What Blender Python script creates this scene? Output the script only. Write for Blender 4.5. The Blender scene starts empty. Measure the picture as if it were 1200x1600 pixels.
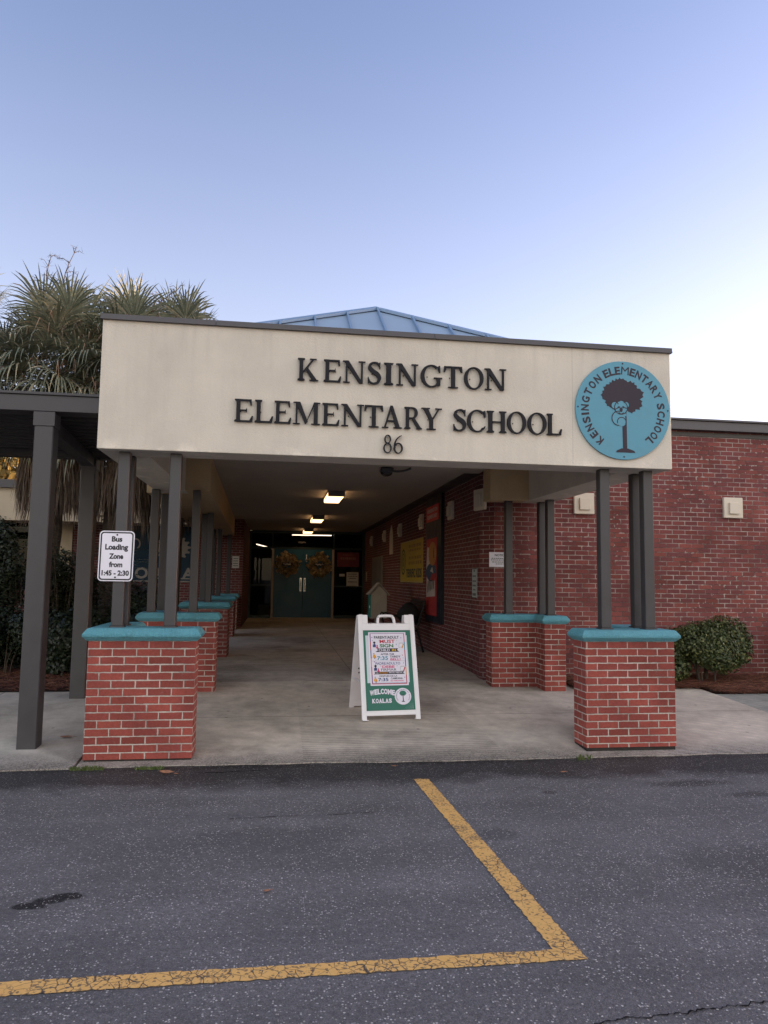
import bpy, math, random
from mathutils import Matrix, Vector
R_ = math.radians
rnd = random.Random(7)
S = bpy.context.scene
COL = S.collection

# ------------------------------------------------------------------ camera
cam = bpy.data.cameras.new("camera")
cam.sensor_fit = 'VERTICAL'; cam.sensor_height = 36.0; cam.lens = 36.0 * 1146.69 / 1600
cam.clip_start = 0.05; cam.clip_end = 3000
co = bpy.data.objects.new("camera", cam); COL.objects.link(co)
rx = Vector((0.98958961, -0.14324039, 0.01351744)); ux_ = Vector((-0.0263733, -0.08823567, 0.99575043)); fw = Vector((0.14143896, 0.98574675, 0.09109535))
M = Matrix.Identity(4)
for i in range(3):
    M[i][0] = rx[i]; M[i][1] = ux_[i]; M[i][2] = -fw[i]
M.translation = (1.63085, -6.66504, 1.57803)
co.matrix_world = M
S.camera = co

# ------------------------------------------------------------------ sky, sun, exposure
SUN_EL, SUN_AZ = 4.3, 79.0         # azimuth clockwise from +Y (the way into the building)
w = bpy.data.worlds.new("World"); S.world = w; w.use_nodes = True
wn = w.node_tree.nodes; wl = w.node_tree.links
bg = wn["Background"]
sky = wn.new("ShaderNodeTexSky"); sky.sky_type = 'NISHITA'; sky.sun_disc = False
sky.sun_elevation = R_(SUN_EL); sky.sun_rotation = R_(SUN_AZ)
sky.air_density = 1.0; sky.dust_density = 1.0; sky.ozone_density = 2.0
tint = wn.new("ShaderNodeMix"); tint.data_type = 'RGBA'; tint.blend_type = 'MULTIPLY'; tint.inputs[0].default_value = 1
tint.inputs[7].default_value = (1.27, 0.965, 1.09, 1)
# warm fill light added to the sky's unseen half behind the viewer
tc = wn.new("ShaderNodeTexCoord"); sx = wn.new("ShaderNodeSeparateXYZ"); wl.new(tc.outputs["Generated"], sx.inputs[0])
sky_fill = wn.new("ShaderNodeMapRange"); sky_fill.interpolation_type = 'SMOOTHSTEP'
sky_fill.inputs[1].default_value = 0.1; sky_fill.inputs[2].default_value = -0.7; sky_fill.inputs[3].default_value = 0.0; sky_fill.inputs[4].default_value = 1.0
wl.new(sx.outputs[1], sky_fill.inputs[0])
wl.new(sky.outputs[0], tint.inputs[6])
vm = wn.new("ShaderNodeVectorMath"); vm.operation = 'MULTIPLY_ADD'; wl.new(sky_fill.outputs[0], vm.inputs[0]); vm.inputs[1].default_value = (1.75, 1.56, 1.20); wl.new(tint.outputs[2], vm.inputs[2])
# pale haze towards the horizon
hz = wn.new("ShaderNodeMapRange"); hz.interpolation_type = 'SMOOTHSTEP'; hz.inputs[1].default_value = 0.75; hz.inputs[2].default_value = 0.10; hz.inputs[3].default_value = 0.0; hz.inputs[4].default_value = 1.0
wl.new(sx.outputs[2], hz.inputs[0])
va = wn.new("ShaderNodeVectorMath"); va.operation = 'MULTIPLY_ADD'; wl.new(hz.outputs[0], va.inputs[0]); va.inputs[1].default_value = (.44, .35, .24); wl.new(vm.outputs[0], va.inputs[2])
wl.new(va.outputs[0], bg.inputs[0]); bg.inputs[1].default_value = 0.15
sl = bpy.data.lights.new("sun", 'SUN'); sl.energy = 2.0; sl.angle = R_(0.5); sl.color = (1.0, 0.75, 0.5)
so = bpy.data.objects.new("sun", sl); COL.objects.link(so)
d = Vector((math.sin(R_(SUN_AZ)) * math.cos(R_(SUN_EL)), math.cos(R_(SUN_AZ)) * math.cos(R_(SUN_EL)), math.sin(R_(SUN_EL))))
so.rotation_euler = d.to_track_quat('Z', 'Y').to_euler(); so.location = (20, 20, 30)
S.view_settings.view_transform = 'Standard'; S.view_settings.look = 'None'
S.view_settings.gamma = 1.0; S.view_settings.exposure = 1.95
try:
    S.view_settings.use_curve_mapping = False
except Exception:
    pass

# ------------------------------------------------------------------ materials
MATS = {}
def newmat(name):
    m = bpy.data.materials.new(name); m.use_nodes = True
    nt = m.node_tree; b = nt.nodes["Principled BSDF"]
    return m, nt, b
def lk(nt, a, b): nt.links.new(a, b)
def noise(nt, vec, scale, detail=4, rough=0.55):
    n = nt.nodes.new("ShaderNodeTexNoise"); n.inputs["Scale"].default_value = scale
    n.inputs["Detail"].default_value = detail; n.inputs["Roughness"].default_value = rough
    if vec is not None: lk(nt, vec, n.inputs["Vector"])
    return n
def ramp(nt, fac, stops):
    r = nt.nodes.new("ShaderNodeValToRGB"); e = r.color_ramp.elements
    while len(e) < len(stops): e.new(0.5)
    for q, (pos, c) in zip(e, stops):
        q.position = pos; q.color = (c, c, c, 1) if isinstance(c, (int, float)) else (*c, 1)
    lk(nt, fac, r.inputs[0]); return r
def mix(nt, fac, a, b, mode='MIX'):
    n = nt.nodes.new("ShaderNodeMix"); n.data_type = 'RGBA'; n.blend_type = mode
    for sock, v in ((n.inputs[0], fac), (n.inputs[6], a), (n.inputs[7], b)):
        if hasattr(v, 'is_linked'): lk(nt, v, sock)
        elif isinstance(v, (int, float)): sock.default_value = v
        else: sock.default_value = (*v, 1)
    return n.outputs[2]
def math_(nt, op, a, b=None, clamp=False):
    n = nt.nodes.new("ShaderNodeMath"); n.operation = op; n.use_clamp = clamp
    for i, v in enumerate((a, b)):
        if v is None: continue
        if hasattr(v, 'is_linked'): lk(nt, v, n.inputs[i])
        else: n.inputs[i].default_value = v
    return n.outputs[0]
def bump(nt, b, h, strength, dist=0.01):
    n = nt.nodes.new("ShaderNodeBump"); n.inputs["Strength"].default_value = strength; n.inputs["Distance"].default_value = dist
    lk(nt, h, n.inputs["Height"]); lk(nt, n.outputs[0], b.inputs["Normal"])
def coords(nt, kind='Object'):
    return nt.nodes.new("ShaderNodeTexCoord").outputs[kind]
def geo_pos(nt):
    return nt.nodes.new("ShaderNodeNewGeometry").outputs["Position"]

def plain(name, c, rough=0.6, spec=0.4, var=0.12, nscale=6.0, bmp=0.0, bscale=80, metal=0.0):
    """painted / moulded surface: slight tone mottling and fine bump"""
    if name in MATS: return MATS[name]
    m, nt, b = newmat(name)
    P = geo_pos(nt)
    n = noise(nt, P, nscale, 5)
    f = ramp(nt, n.outputs[0], [(0.3, 1 - var), (0.7, 1 + var)])
    lk(nt, mix(nt, 1.0, c, f.outputs[0], 'MULTIPLY'), b.inputs["Base Color"])
    r = ramp(nt, n.outputs[0], [(0.3, max(0, rough - .08)), (0.7, min(1, rough + .08))])
    lk(nt, r.outputs[0], b.inputs["Roughness"])
    b.inputs["Specular IOR Level"].default_value = spec; b.inputs["Metallic"].default_value = metal
    if bmp:
        bump(nt, b, noise(nt, P, bscale, 3).outputs[0], bmp, 0.006)
    MATS[name] = m; return m

def brick(name, c1, c2, mort1, mort2, uoff=0.0, voff=0.0, patch=0.0, row=0.0677, wid=0.2032, msize=0.005, dirt=0.25, grime=0.0):
    if name in MATS: return MATS[name]
    m, nt, b = newmat(name)
    uv = nt.nodes.new("ShaderNodeUVMap").outputs[0]
    mp = nt.nodes.new("ShaderNodeMapping"); lk(nt, uv, mp.inputs[0]); mp.inputs[1].default_value = (uoff, voff, 0)
    # wobble the joints a little, as hand-laid
    wn_ = noise(nt, mp.outputs[0], 22, 3); 
    sub = nt.nodes.new("ShaderNodeVectorMath"); sub.operation = 'SUBTRACT'; lk(nt, wn_.outputs["Color"], sub.inputs[0]); sub.inputs[1].default_value = (.5, .5, .5)
    sc = nt.nodes.new("ShaderNodeVectorMath"); sc.operation = 'SCALE'; lk(nt, sub.outputs[0], sc.inputs[0]); sc.inputs[3].default_value = 0.006
    ad = nt.nodes.new("ShaderNodeVectorMath"); ad.operation = 'ADD'; lk(nt, mp.outputs[0], ad.inputs[0]); lk(nt, sc.outputs[0], ad.inputs[1])
    def bt(ms):
        t = nt.nodes.new("ShaderNodeTexBrick"); lk(nt, ad.outputs[0], t.inputs["Vector"])
        t.inputs["Scale"].default_value = 1; t.inputs["Mortar Size"].default_value = ms; t.inputs["Mortar Smooth"].default_value = 0.15
        t.inputs["Brick Width"].default_value = wid; t.inputs["Row Height"].default_value = row; t.inputs["Bias"].default_value = 0
        t.inputs["Color1"].default_value = (0, 0, 0, 1); t.inputs["Color2"].default_value = (1, 1, 1, 1); t.inputs["Mortar"].default_value = (.5, .5, .5, 1)
        return t
    t = bt(msize)
    tw_ = bt(msize * 1.55); wv_ = noise(nt, mp.outputs[0], 7.0, 4, .65)
    wmask = ramp(nt, wv_.outputs[0], [(.46, 0), (.62, 1)]).outputs[0]
    FAC = math_(nt, 'ADD', math_(nt, 'MULTIPLY', tw_.outputs["Fac"], wmask), math_(nt, 'MULTIPLY', t.outputs["Fac"], math_(nt, 'SUBTRACT', 1.0, wmask)))
    tint = ramp(nt, t.outputs["Color"], [(0.0, c1), (0.62, c2), (1.0, tuple(x * .72 for x in c1))])
    P = mp.outputs[0]
    n1 = noise(nt, P, 45, 6, .7); n2 = noise(nt, P, 1.6, 4)
    bc = mix(nt, 1.0, tint.outputs[0], ramp(nt, n1.outputs[0], [(.3, .8), (.7, 1.18)]).outputs[0], 'MULTIPLY')
    bc = mix(nt, 1.0, bc, ramp(nt, n2.outputs[0], [(.32, 1 - dirt), (.68, 1 + dirt * .4)]).outputs[0], 'MULTIPLY')
    # pale smears of mortar left on some brick faces
    n4 = noise(nt, P, 9, 6, .75)
    bc = mix(nt, ramp(nt, n4.outputs[0], [(.62, 0.0), (.80, .45)]).outputs[0], bc, tuple(x * .8 for x in mort1))
    n3 = noise(nt, P, 2.2, 4)
    mc = mix(nt, ramp(nt, n3.outputs[0], [(.42, 0.0), (.6, 1.0)]).outputs[0], mort1, mort2)
    mc = mix(nt, 1.0, mc, ramp(nt, n1.outputs[0], [(.3, .75), (.7, 1.15)]).outputs[0], 'MULTIPLY')
    colr = mix(nt, FAC, bc, mc)
    if patch:
        t2 = bt(msize * 1.9)
        n5 = noise(nt, P, 1.1, 3); n6 = noise(nt, P, 14, 3)
        mask = math_(nt, 'MULTIPLY', ramp(nt, n5.outputs[0], [(.50, 0), (.60, 1)]).outputs[0], ramp(nt, n6.outputs[0], [(.56, 0), (.60, 1)]).outputs[0])
        fac = math_(nt, 'MULTIPLY', math_(nt, 'MULTIPLY', t2.outputs["Fac"], mask), patch)
        colr = mix(nt, fac, colr, (.50, .46, .42))
    lk(nt, colr, b.inputs["Base Color"])
    b.inputs["Roughness"].default_value = .85; b.inputs["Specular IOR Level"].default_value = .25
    h = math_(nt, 'ADD', math_(nt, 'MULTIPLY', FAC, -1.0), math_(nt, 'MULTIPLY', n1.outputs[0], .35))
    bump(nt, b, h, .7, .006)
    MATS[name] = m; return m

def leafmat(name, stops, rough=.5, trans=0.15):
    if name in MATS: return MATS[name]
    m, nt, b = newmat(name)
    g = nt.nodes.new("ShaderNodeNewGeometry")
    r = ramp(nt, g.outputs["Random Per Island"], stops)
    n = noise(nt, g.outputs["Position"], 9, 3)
    c = mix(nt, 1.0, r.outputs[0], ramp(nt, n.outputs[0], [(.3, .75), (.7, 1.2)]).outputs[0], 'MULTIPLY')
    lk(nt, c, b.inputs["Base Color"]); b.inputs["Roughness"].default_value = rough
    b.inputs["Specular IOR Level"].default_value = .35
    if trans:
        tr = nt.nodes.new("ShaderNodeBsdfTranslucent"); lk(nt, c, tr.inputs[0])
        ms = nt.nodes.new("ShaderNodeMixShader"); ms.inputs[0].default_value = trans
        lk(nt, b.outputs[0], ms.inputs[1]); lk(nt, tr.outputs[0], ms.inputs[2])
        lk(nt, ms.outputs[0], nt.nodes["Material Output"].inputs[0])
    MATS[name] = m; return m

def emit(name, c, s):
    if name in MATS: return MATS[name]
    m, nt, b = newmat(name)
    b.inputs["Base Color"].default_value = (.8, .8, .8, 1)
    b.inputs["Emission Color"].default_value = (*c, 1); b.inputs["Emission Strength"].default_value = s
    MATS[name] = m; return m

def glassmat(name, tint=(.02, .03, .035), rough=.02, alpha=.35):
    if name in MATS: return MATS[name]
    m, nt, b = newmat(name)
    gl = nt.nodes.new("ShaderNodeBsdfGlossy"); gl.inputs[1].default_value = rough; gl.inputs[0].default_value = (.9, .95, 1, 1)
    tr = nt.nodes.new("ShaderNodeBsdfTransparent"); tr.inputs[0].default_value = (alpha, alpha, alpha * 1.03, 1)
    fr = nt.nodes.new("ShaderNodeFresnel"); fr.inputs[0].default_value = 1.25
    ms = nt.nodes.new("ShaderNodeMixShader"); lk(nt, fr.outputs[0], ms.inputs[0]); lk(nt, tr.outputs[0], ms.inputs[1]); lk(nt, gl.outputs[0], ms.inputs[2])
    lk(nt, ms.outputs[0], nt.nodes["Material Output"].inputs[0])
    MATS[name] = m; return m

def stucco(name, c, stain=.16, seam=None):
    if name in MATS: return MATS[name]
    m, nt, b = newmat(name)
    P = geo_pos(nt)
    big = noise(nt, P, 1.3, 5, .6)
    mp = nt.nodes.new("ShaderNodeMapping"); lk(nt, P, mp.inputs[0]); mp.inputs[3].default_value = (5.0, 5.0, .55)
    streak = noise(nt, mp.outputs[0], 1.6, 5, .65)
    fine = noise(nt, P, 130, 4, .7)
    col = mix(nt, 1.0, c, ramp(nt, big.outputs[0], [(.3, 1 - stain), (.7, 1 + stain * .35)]).outputs[0], 'MULTIPLY')
    col = mix(nt, ramp(nt, streak.outputs[0], [(.5, 0), (.8, .35)]).outputs[0], col, tuple(x * .72 for x in c))
    col = mix(nt, 1.0, col, ramp(nt, fine.outputs[0], [(.3, .90), (.7, 1.06)]).outputs[0], 'MULTIPLY')
    if seam:      # a faint control joint and pale scuffs on the lower edge
        sp = nt.nodes.new("ShaderNodeSeparateXYZ"); lk(nt, P, sp.inputs[0])
        sm = math_(nt, 'LESS_THAN', math_(nt, 'ABSOLUTE', math_(nt, 'SUBTRACT', sp.outputs[0], seam)), .004)
        col = mix(nt, math_(nt, 'MULTIPLY', sm, .35), col, tuple(x * .5 for x in c))
        low = math_(nt, 'MULTIPLY', math_(nt, 'SUBTRACT', 2.80, sp.outputs[2]), 9.0, True)
        sc_ = math_(nt, 'MULTIPLY', low, ramp(nt, noise(nt, P, 3.2, 6, .7).outputs[0], [(.56, 0), (.64, .55)]).outputs[0])
        col = mix(nt, sc_, col, tuple(min(.85, x * 1.3) for x in c))
        top = math_(nt, 'MULTIPLY', math_(nt, 'SUBTRACT', sp.outputs[2], 3.45), 2.6, True)
        drip = math_(nt, 'MULTIPLY', top, ramp(nt, streak.outputs[0], [(.46, 0), (.7, .22)]).outputs[0])
        col = mix(nt, drip, col, tuple(x * .62 for x in c))
    lk(nt, col, b.inputs["Base Color"]); b.inputs["Roughness"].default_value = .9; b.inputs["Specular IOR Level"].default_value = .2
    mid = noise(nt, P, 42, 3, .6)
    bump(nt, b, math_(nt, 'ADD', fine.outputs[0], mid.outputs[0]), .55, .006)
    MATS[name] = m; return m

def asphalt():
    m, nt, b = newmat("asphalt")
    P = geo_pos(nt)
    sep = nt.nodes.new("ShaderNodeSeparateXYZ"); lk(nt, P, sep.inputs[0])
    base = noise(nt, P, .9, 5, .6)
    c = ramp(nt, base.outputs[0], [(.3, (.100, .098, .102)), (.7, (.152, .149, .155))]).outputs[0]
    # long tyre-worn bands running along the kerb
    mp = nt.nodes.new("ShaderNodeMapping"); lk(nt, P, mp.inputs[0]); mp.inputs[3].default_value = (.22, 1.6, 1)
    bands = noise(nt, mp.outputs[0], 1.4, 5, .6)
    c = mix(nt, 1.0, c, ramp(nt, bands.outputs[0], [(.3, .80), (.7, 1.18)]).outputs[0], 'MULTIPLY')
    # darker damp strip beside the apron, ragged edge
    ed = noise(nt, P, 2.2, 6, .7)
    edge = math_(nt, 'ADD', sep.outputs[1], math_(nt, 'MULTIPLY', math_(nt, 'SUBTRACT', ed.outputs[0], .5), 0.9))
    wet = ramp(nt, math_(nt, 'ADD', math_(nt, 'MULTIPLY', edge, .5), .5), [(.07, 0.0), (.14, .55), (.20, .95)])
    c = mix(nt, wet.outputs[0], c, (.023, .023, .023))
    # soft oily and damp spots where cars stand
    for (x_, y_, rx_, ry_, k_) in ((3.05, -2.0, .16, .14, .5), (4.95, -1.02, .42, .13, .75), (5.3, -1.35, .35, .10, .6), (3.72, -1.15, .07, .05, .8), (4.4, -2.6, .5, .3, .3), (1.6, -1.9, .7, .25, .3), (5.6, -.32, .7, .13, .9), (3.55, -.30, .9, .11, .85), (1.9, -.28, .7, .09, .9)):
        mp2 = nt.nodes.new("ShaderNodeMapping"); mp2.vector_type = 'POINT'; lk(nt, P, mp2.inputs[0]); mp2.inputs[1].default_value = (-x_/rx_, -y_/ry_, 0); mp2.inputs[3].default_value = (1/rx_, 1/ry_, 0)
        ln = nt.nodes.new("ShaderNodeVectorMath"); ln.operation = 'LENGTH'; lk(nt, mp2.outputs[0], ln.inputs[0])
        q_ = math_(nt, 'ADD', ln.outputs["Value"], math_(nt, 'MULTIPLY', math_(nt, 'SUBTRACT', ed.outputs[0], .5), 1.6))
        c = mix(nt, ramp(nt, q_, [(.60, k_), (1.0, 0.0)]).outputs[0], c, (.030, .030, .031))
    wl_ = noise(nt, P, 1.1, 3, .5); e2 = math_(nt, 'ADD', sep.outputs[1], math_(nt, 'MULTIPLY', math_(nt, 'SUBTRACT', noise(nt, P, 6, 5, .7).outputs[0], .5), .22))
    seam = math_(nt, 'MULTIPLY', ramp(nt, math_(nt, 'ADD', e2, .5), [(.24, 0.0), (.30, 1.0)]).outputs[0], ramp(nt, wl_.outputs[0], [(.40, .25), (.52, 1.0)]).outputs[0])
    c = mix(nt, seam, c, (.008, .008, .008))
    for (x_, y_, rx_, ry_) in ((.49, -2.745, .10, .05), (.56, -2.70, .10, .055), (.63, -2.655, .10, .05)):
        mp2 = nt.nodes.new("ShaderNodeMapping"); mp2.vector_type = 'POINT'; lk(nt, P, mp2.inputs[0]); mp2.inputs[1].default_value = (-x_/rx_, -y_/ry_, 0); mp2.inputs[3].default_value = (1/rx_, 1/ry_, 0)
        ln = nt.nodes.new("ShaderNodeVectorMath"); ln.operation = 'LENGTH'; lk(nt, mp2.outputs[0], ln.inputs[0])
        q_ = math_(nt, 'ADD', ln.outputs["Value"], math_(nt, 'MULTIPLY', math_(nt, 'SUBTRACT', noise(nt, P, 14, 4, .6).outputs[0], .5), 1.1))
        c = mix(nt, ramp(nt, q_, [(.72, 1.0), (.95, 0.0)]).outputs[0], c, (.006, .006, .007))
    gr = noise(nt, P, 38, 6, .8)
    c = mix(nt, 1.0, c, ramp(nt, gr.outputs[0], [(.3, .62), (.7, 1.35)]).outputs[0], 'MULTIPLY')
    # exposed pale aggregate
    v = nt.nodes.new("ShaderNodeTexVoronoi"); lk(nt, P, v.inputs["Vector"]); v.inputs["Scale"].default_value = 95
    v2 = nt.nodes.new("ShaderNodeTexVoronoi"); lk(nt, P, v2.inputs["Vector"]); v2.inputs["Scale"].default_value = 210
    wr = noise(nt, P, 3.0, 5, .65)
    thr = ramp(nt, wr.outputs[0], [(.32, .10), (.68, .52)])
    sepc = nt.nodes.new("ShaderNodeSeparateColor"); lk(nt, v.outputs["Color"], sepc.inputs[0])
    sepc2 = nt.nodes.new("ShaderNodeSeparateColor"); lk(nt, v2.outputs["Color"], sepc2.inputs[0])
    sel = math_(nt, 'LESS_THAN', sepc.outputs[0], math_(nt, 'MULTIPLY', thr.outputs[0], 1.0))
    near = math_(nt, 'LESS_THAN', v.outputs["Distance"], math_(nt, 'ADD', .16, math_(nt, 'MULTIPLY', sepc.outputs[2], .30)))
    spec1 = math_(nt, 'MULTIPLY', sel, near)
    tone = mix(nt, sepc.outputs[1], (.22, .215, .21), (.62, .60, .58))
    c = mix(nt, math_(nt, 'MULTIPLY', spec1, math_(nt, 'SUBTRACT', .9, math_(nt, 'MULTIPLY', wet.outputs[0], .35))), c, tone)
    sel2 = math_(nt, 'LESS_THAN', sepc2.outputs[0], .20); near2 = math_(nt, 'LESS_THAN', v2.outputs["Distance"], .36)
    c = mix(nt, math_(nt, 'MULTIPLY', math_(nt, 'MULTIPLY', sel2, near2), .6), c, (.30, .295, .295))
    sel3 = math_(nt, 'GREATER_THAN', sepc2.outputs[1], .72)
    c = mix(nt, math_(nt, 'MULTIPLY', sel3, .45), c, (.045, .044, .050))
    lk(nt, c, b.inputs["Base Color"]); 
    rr = ramp(nt, wet.outputs[0], [(0, .82), (1, .6)]); lk(nt, rr.outputs[0], b.inputs["Roughness"])
    b.inputs["Specular IOR Level"].default_value = .35
    h = math_(nt, 'ADD', math_(nt, 'MULTIPLY', v.outputs["Distance"], -1.0), math_(nt, 'MULTIPLY', v2.outputs["Distance"], -.6))
    bump(nt, b, h, .7, .006)
    MATS["asphalt"] = m; return m

def yellow_paint():
    m, nt, b = newmat("yellow_line_paint")
    P = geo_pos(nt)
    wob = noise(nt, P, 14, 3)
    ad = nt.nodes.new("ShaderNodeVectorMath"); ad.operation = 'MULTIPLY_ADD'; lk(nt, wob.outputs["Color"], ad.inputs[0]); ad.inputs[1].default_value = (.03, .03, .03); lk(nt, P, ad.inputs[2])
    v = nt.nodes.new("ShaderNodeTexVoronoi"); v.feature = 'DISTANCE_TO_EDGE'; lk(nt, ad.outputs[0], v.inputs["Vector"]); v.inputs["Scale"].default_value = 19
    v2 = nt.nodes.new("ShaderNodeTexVoronoi"); lk(nt, P, v2.inputs["Vector"]); v2.inputs["Scale"].default_value = 95
    sc = nt.nodes.new("ShaderNodeSeparateColor"); lk(nt, v2.outputs["Color"], sc.inputs[0])
    sep = nt.nodes.new("ShaderNodeSeparateXYZ"); lk(nt, P, sep.inputs[0])
    cmask = noise(nt, P, 4.0, 4)
    c = mix(nt, noise(nt, P, 30, 5, .7).outputs[0], (.60, .33, .085), (.74, .46, .16))
    near = math_(nt, 'LESS_THAN', sep.outputs[1], -2.2)                       # the far end is less crazed
    cr = ramp(nt, v.outputs["Distance"], [(.018, 1.0), (.045, 0.0)])
    crm = math_(nt, 'MULTIPLY', cr.outputs[0], ramp(nt, cmask.outputs[0], [(.36, .15), (.52, 1.0)]).outputs[0])
    c = mix(nt, math_(nt, 'MULTIPLY', crm, math_(nt, 'ADD', math_(nt, 'MULTIPLY', near, .75), .2)), c, (.035, .033, .036))
    spk = math_(nt, 'LESS_THAN', sc.outputs[0], .10)
    c = mix(nt, math_(nt, 'MULTIPLY', spk, .7), c, (.05, .048, .05))
    worn = noise(nt, P, 55, 4, .7)
    fade = ramp(nt, math_(nt, 'ADD', sep.outputs[1], math_(nt, 'MULTIPLY', worn.outputs[0], .5)), [(0.0, 0.0), (1.0, 0.0)])
    c = mix(nt, ramp(nt, math_(nt, 'ADD', worn.outputs[0], math_(nt, 'MULTIPLY', math_(nt, 'SUBTRACT', cmask.outputs[0], .5), .5)), [(.56, 0), (.64, .8)]).outputs[0], c, (.10, .085, .065))
    # rubbed away where the line meets the apron
    far = math_(nt, 'MULTIPLY', math_(nt, 'ADD', sep.outputs[1], .86), 3.0, True)
    gone = math_(nt, 'GREATER_THAN', math_(nt, 'MULTIPLY', far, math_(nt, 'ADD', worn.outputs[0], .35)), .40)
    c = mix(nt, gone, c, (.034, .034, .034))
    lk(nt, c, b.inputs["Base Color"]); b.inputs["Roughness"].default_value = .75
    bump(nt, b, math_(nt, 'ADD', v.outputs["Distance"], worn.outputs[0]), .4, .004)
    MATS["yellow_line_paint"] = m; return m

def concrete(name="concrete", c=(.60, .535, .445), ribs=True, joints=()):
    if name in MATS: return MATS[name]
    m, nt, b = newmat(name)
    P = geo_pos(nt)
    sep = nt.nodes.new("ShaderNodeSeparateXYZ"); lk(nt, P, sep.inputs[0])
    big = noise(nt, P, .8, 6, .62); mid = noise(nt, P, 5, 6, .7); fine = noise(nt, P, 120, 4, .7)
    col = mix(nt, 1.0, c, ramp(nt, big.outputs[0], [(.3, .52), (.5, .95), (.7, 1.2)]).outputs[0], 'MULTIPLY')
    col = mix(nt, 1.0, col, ramp(nt, mid.outputs[0], [(.3, .74), (.7, 1.14)]).outputs[0], 'MULTIPLY')
    col = mix(nt, 1.0, col, ramp(nt, fine.outputs[0], [(.3, .86), (.7, 1.1)]).outputs[0], 'MULTIPLY')
    # dark spots, gum and leaf specks
    v = nt.nodes.new("ShaderNodeTexVoronoi"); lk(nt, P, v.inputs["Vector"]); v.inputs["Scale"].default_value = 5.5
    sc = nt.nodes.new("ShaderNodeSeparateColor"); lk(nt, v.outputs["Color"], sc.inputs[0])
    spot = math_(nt, 'MULTIPLY', math_(nt, 'LESS_THAN', v.outputs["Distance"], .10), math_(nt, 'LESS_THAN', sc.outputs[0], .22))
    col = mix(nt, math_(nt, 'MULTIPLY', spot, .6), col, (.06, .05, .045))
    # worn aggregate and dirt towards the asphalt edge
    er = noise(nt, P, 4, 6, .7)
    e = math_(nt, 'ADD', sep.outputs[1], math_(nt, 'MULTIPLY', math_(nt, 'SUBTRACT', er.outputs[0], .14), .75))
    edge = ramp(nt, math_(nt, 'MULTIPLY', e, .5, True), [(.07, 1.0), (.16, .75), (.33, 0.0)])
    va = nt.nodes.new("ShaderNodeTexVoronoi"); lk(nt, P, va.inputs["Vector"]); va.inputs["Scale"].default_value = 110
    sa = nt.nodes.new("ShaderNodeSeparateColor"); lk(nt, va.outputs["Color"], sa.inputs[0])
    agg = mix(nt, sa.outputs[0], (.035, .032, .028), (.30, .27, .24))
    col = mix(nt, math_(nt, 'MULTIPLY', edge.outputs[0], .9), col, agg)
    hh = math_(nt, 'MULTIPLY', fine.outputs[0], .25)
    for (axis, val, wd) in joints:
        wob = math_(nt, 'MULTIPLY', math_(nt, 'SUBTRACT', noise(nt, P, 3, 3).outputs[0], .5), .03)
        dd = math_(nt, 'ABSOLUTE', math_(nt, 'SUBTRACT', math_(nt, 'ADD', sep.outputs[axis], wob), val))
        jm = math_(nt, 'LESS_THAN', dd, wd)
        col = mix(nt, math_(nt, 'MULTIPLY', jm, .7), col, (.06, .055, .05))
        hh = math_(nt, 'SUBTRACT', hh, jm)
    if ribs:   # tined grooves across the middle of the ramp, running along x
        wv = nt.nodes.new("ShaderNodeTexWave"); wv.wave_type = 'BANDS'; wv.bands_direction = 'Y'; lk(nt, P, wv.inputs["Vector"])
        wv.inputs["Scale"].default_value = 5.2; wv.inputs["Distortion"].default_value = .6; wv.inputs["Detail"].default_value = 2; wv.inputs["Detail Scale"].default_value = 1.2
        a1 = math_(nt, 'MULTIPLY', math_(nt, 'GREATER_THAN', sep.outputs[0], 1.9), math_(nt, 'LESS_THAN', sep.outputs[0], 3.75))
        a2 = math_(nt, 'MULTIPLY', math_(nt, 'LESS_THAN', sep.outputs[1], 2.3), a1)
        g = math_(nt, 'MULTIPLY', ramp(nt, wv.outputs[0], [(.0, 1), (.35, 0)]).outputs[0], a2)
        col = mix(nt, math_(nt, 'MULTIPLY', g, .45), col, (.10, .09, .08))
        hh = math_(nt, 'SUBTRACT', hh, math_(nt, 'MULTIPLY', g, .8))
    # sweeping broom arcs
    wv2 = nt.nodes.new("ShaderNodeTexWave"); wv2.wave_type = 'RINGS'; wv2.rings_direction = 'Z'
    mp = nt.nodes.new("ShaderNodeMapping"); lk(nt, P, mp.inputs[0]); mp.inputs[1].default_value = (-4.2, 1.8, 0); lk(nt, mp.outputs[0], wv2.inputs["Vector"])
    wv2.inputs["Scale"].default_value = 2.6; wv2.inputs["Distortion"].default_value = 5; wv2.inputs["Detail"].default_value = 4; wv2.inputs["Detail Roughness"].default_value = .7
    a3 = math_(nt, 'GREATER_THAN', sep.outputs[0], 5.2)
    col = mix(nt, math_(nt, 'MULTIPLY', math_(nt, 'MULTIPLY', wv2.outputs[0], a3), .35), col, (.42, .39, .355))
    lk(nt, col, b.inputs["Base Color"]); b.inputs["Roughness"].default_value = .8; b.inputs["Specular IOR Level"].default_value = .3
    bump(nt, b, hh, .5, .006)
    MATS[name] = m; return m

def corr_metal():
    return plain("dark_bronze_metal", (.050, .046, .044), .5, .4, .12, 3)

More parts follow.
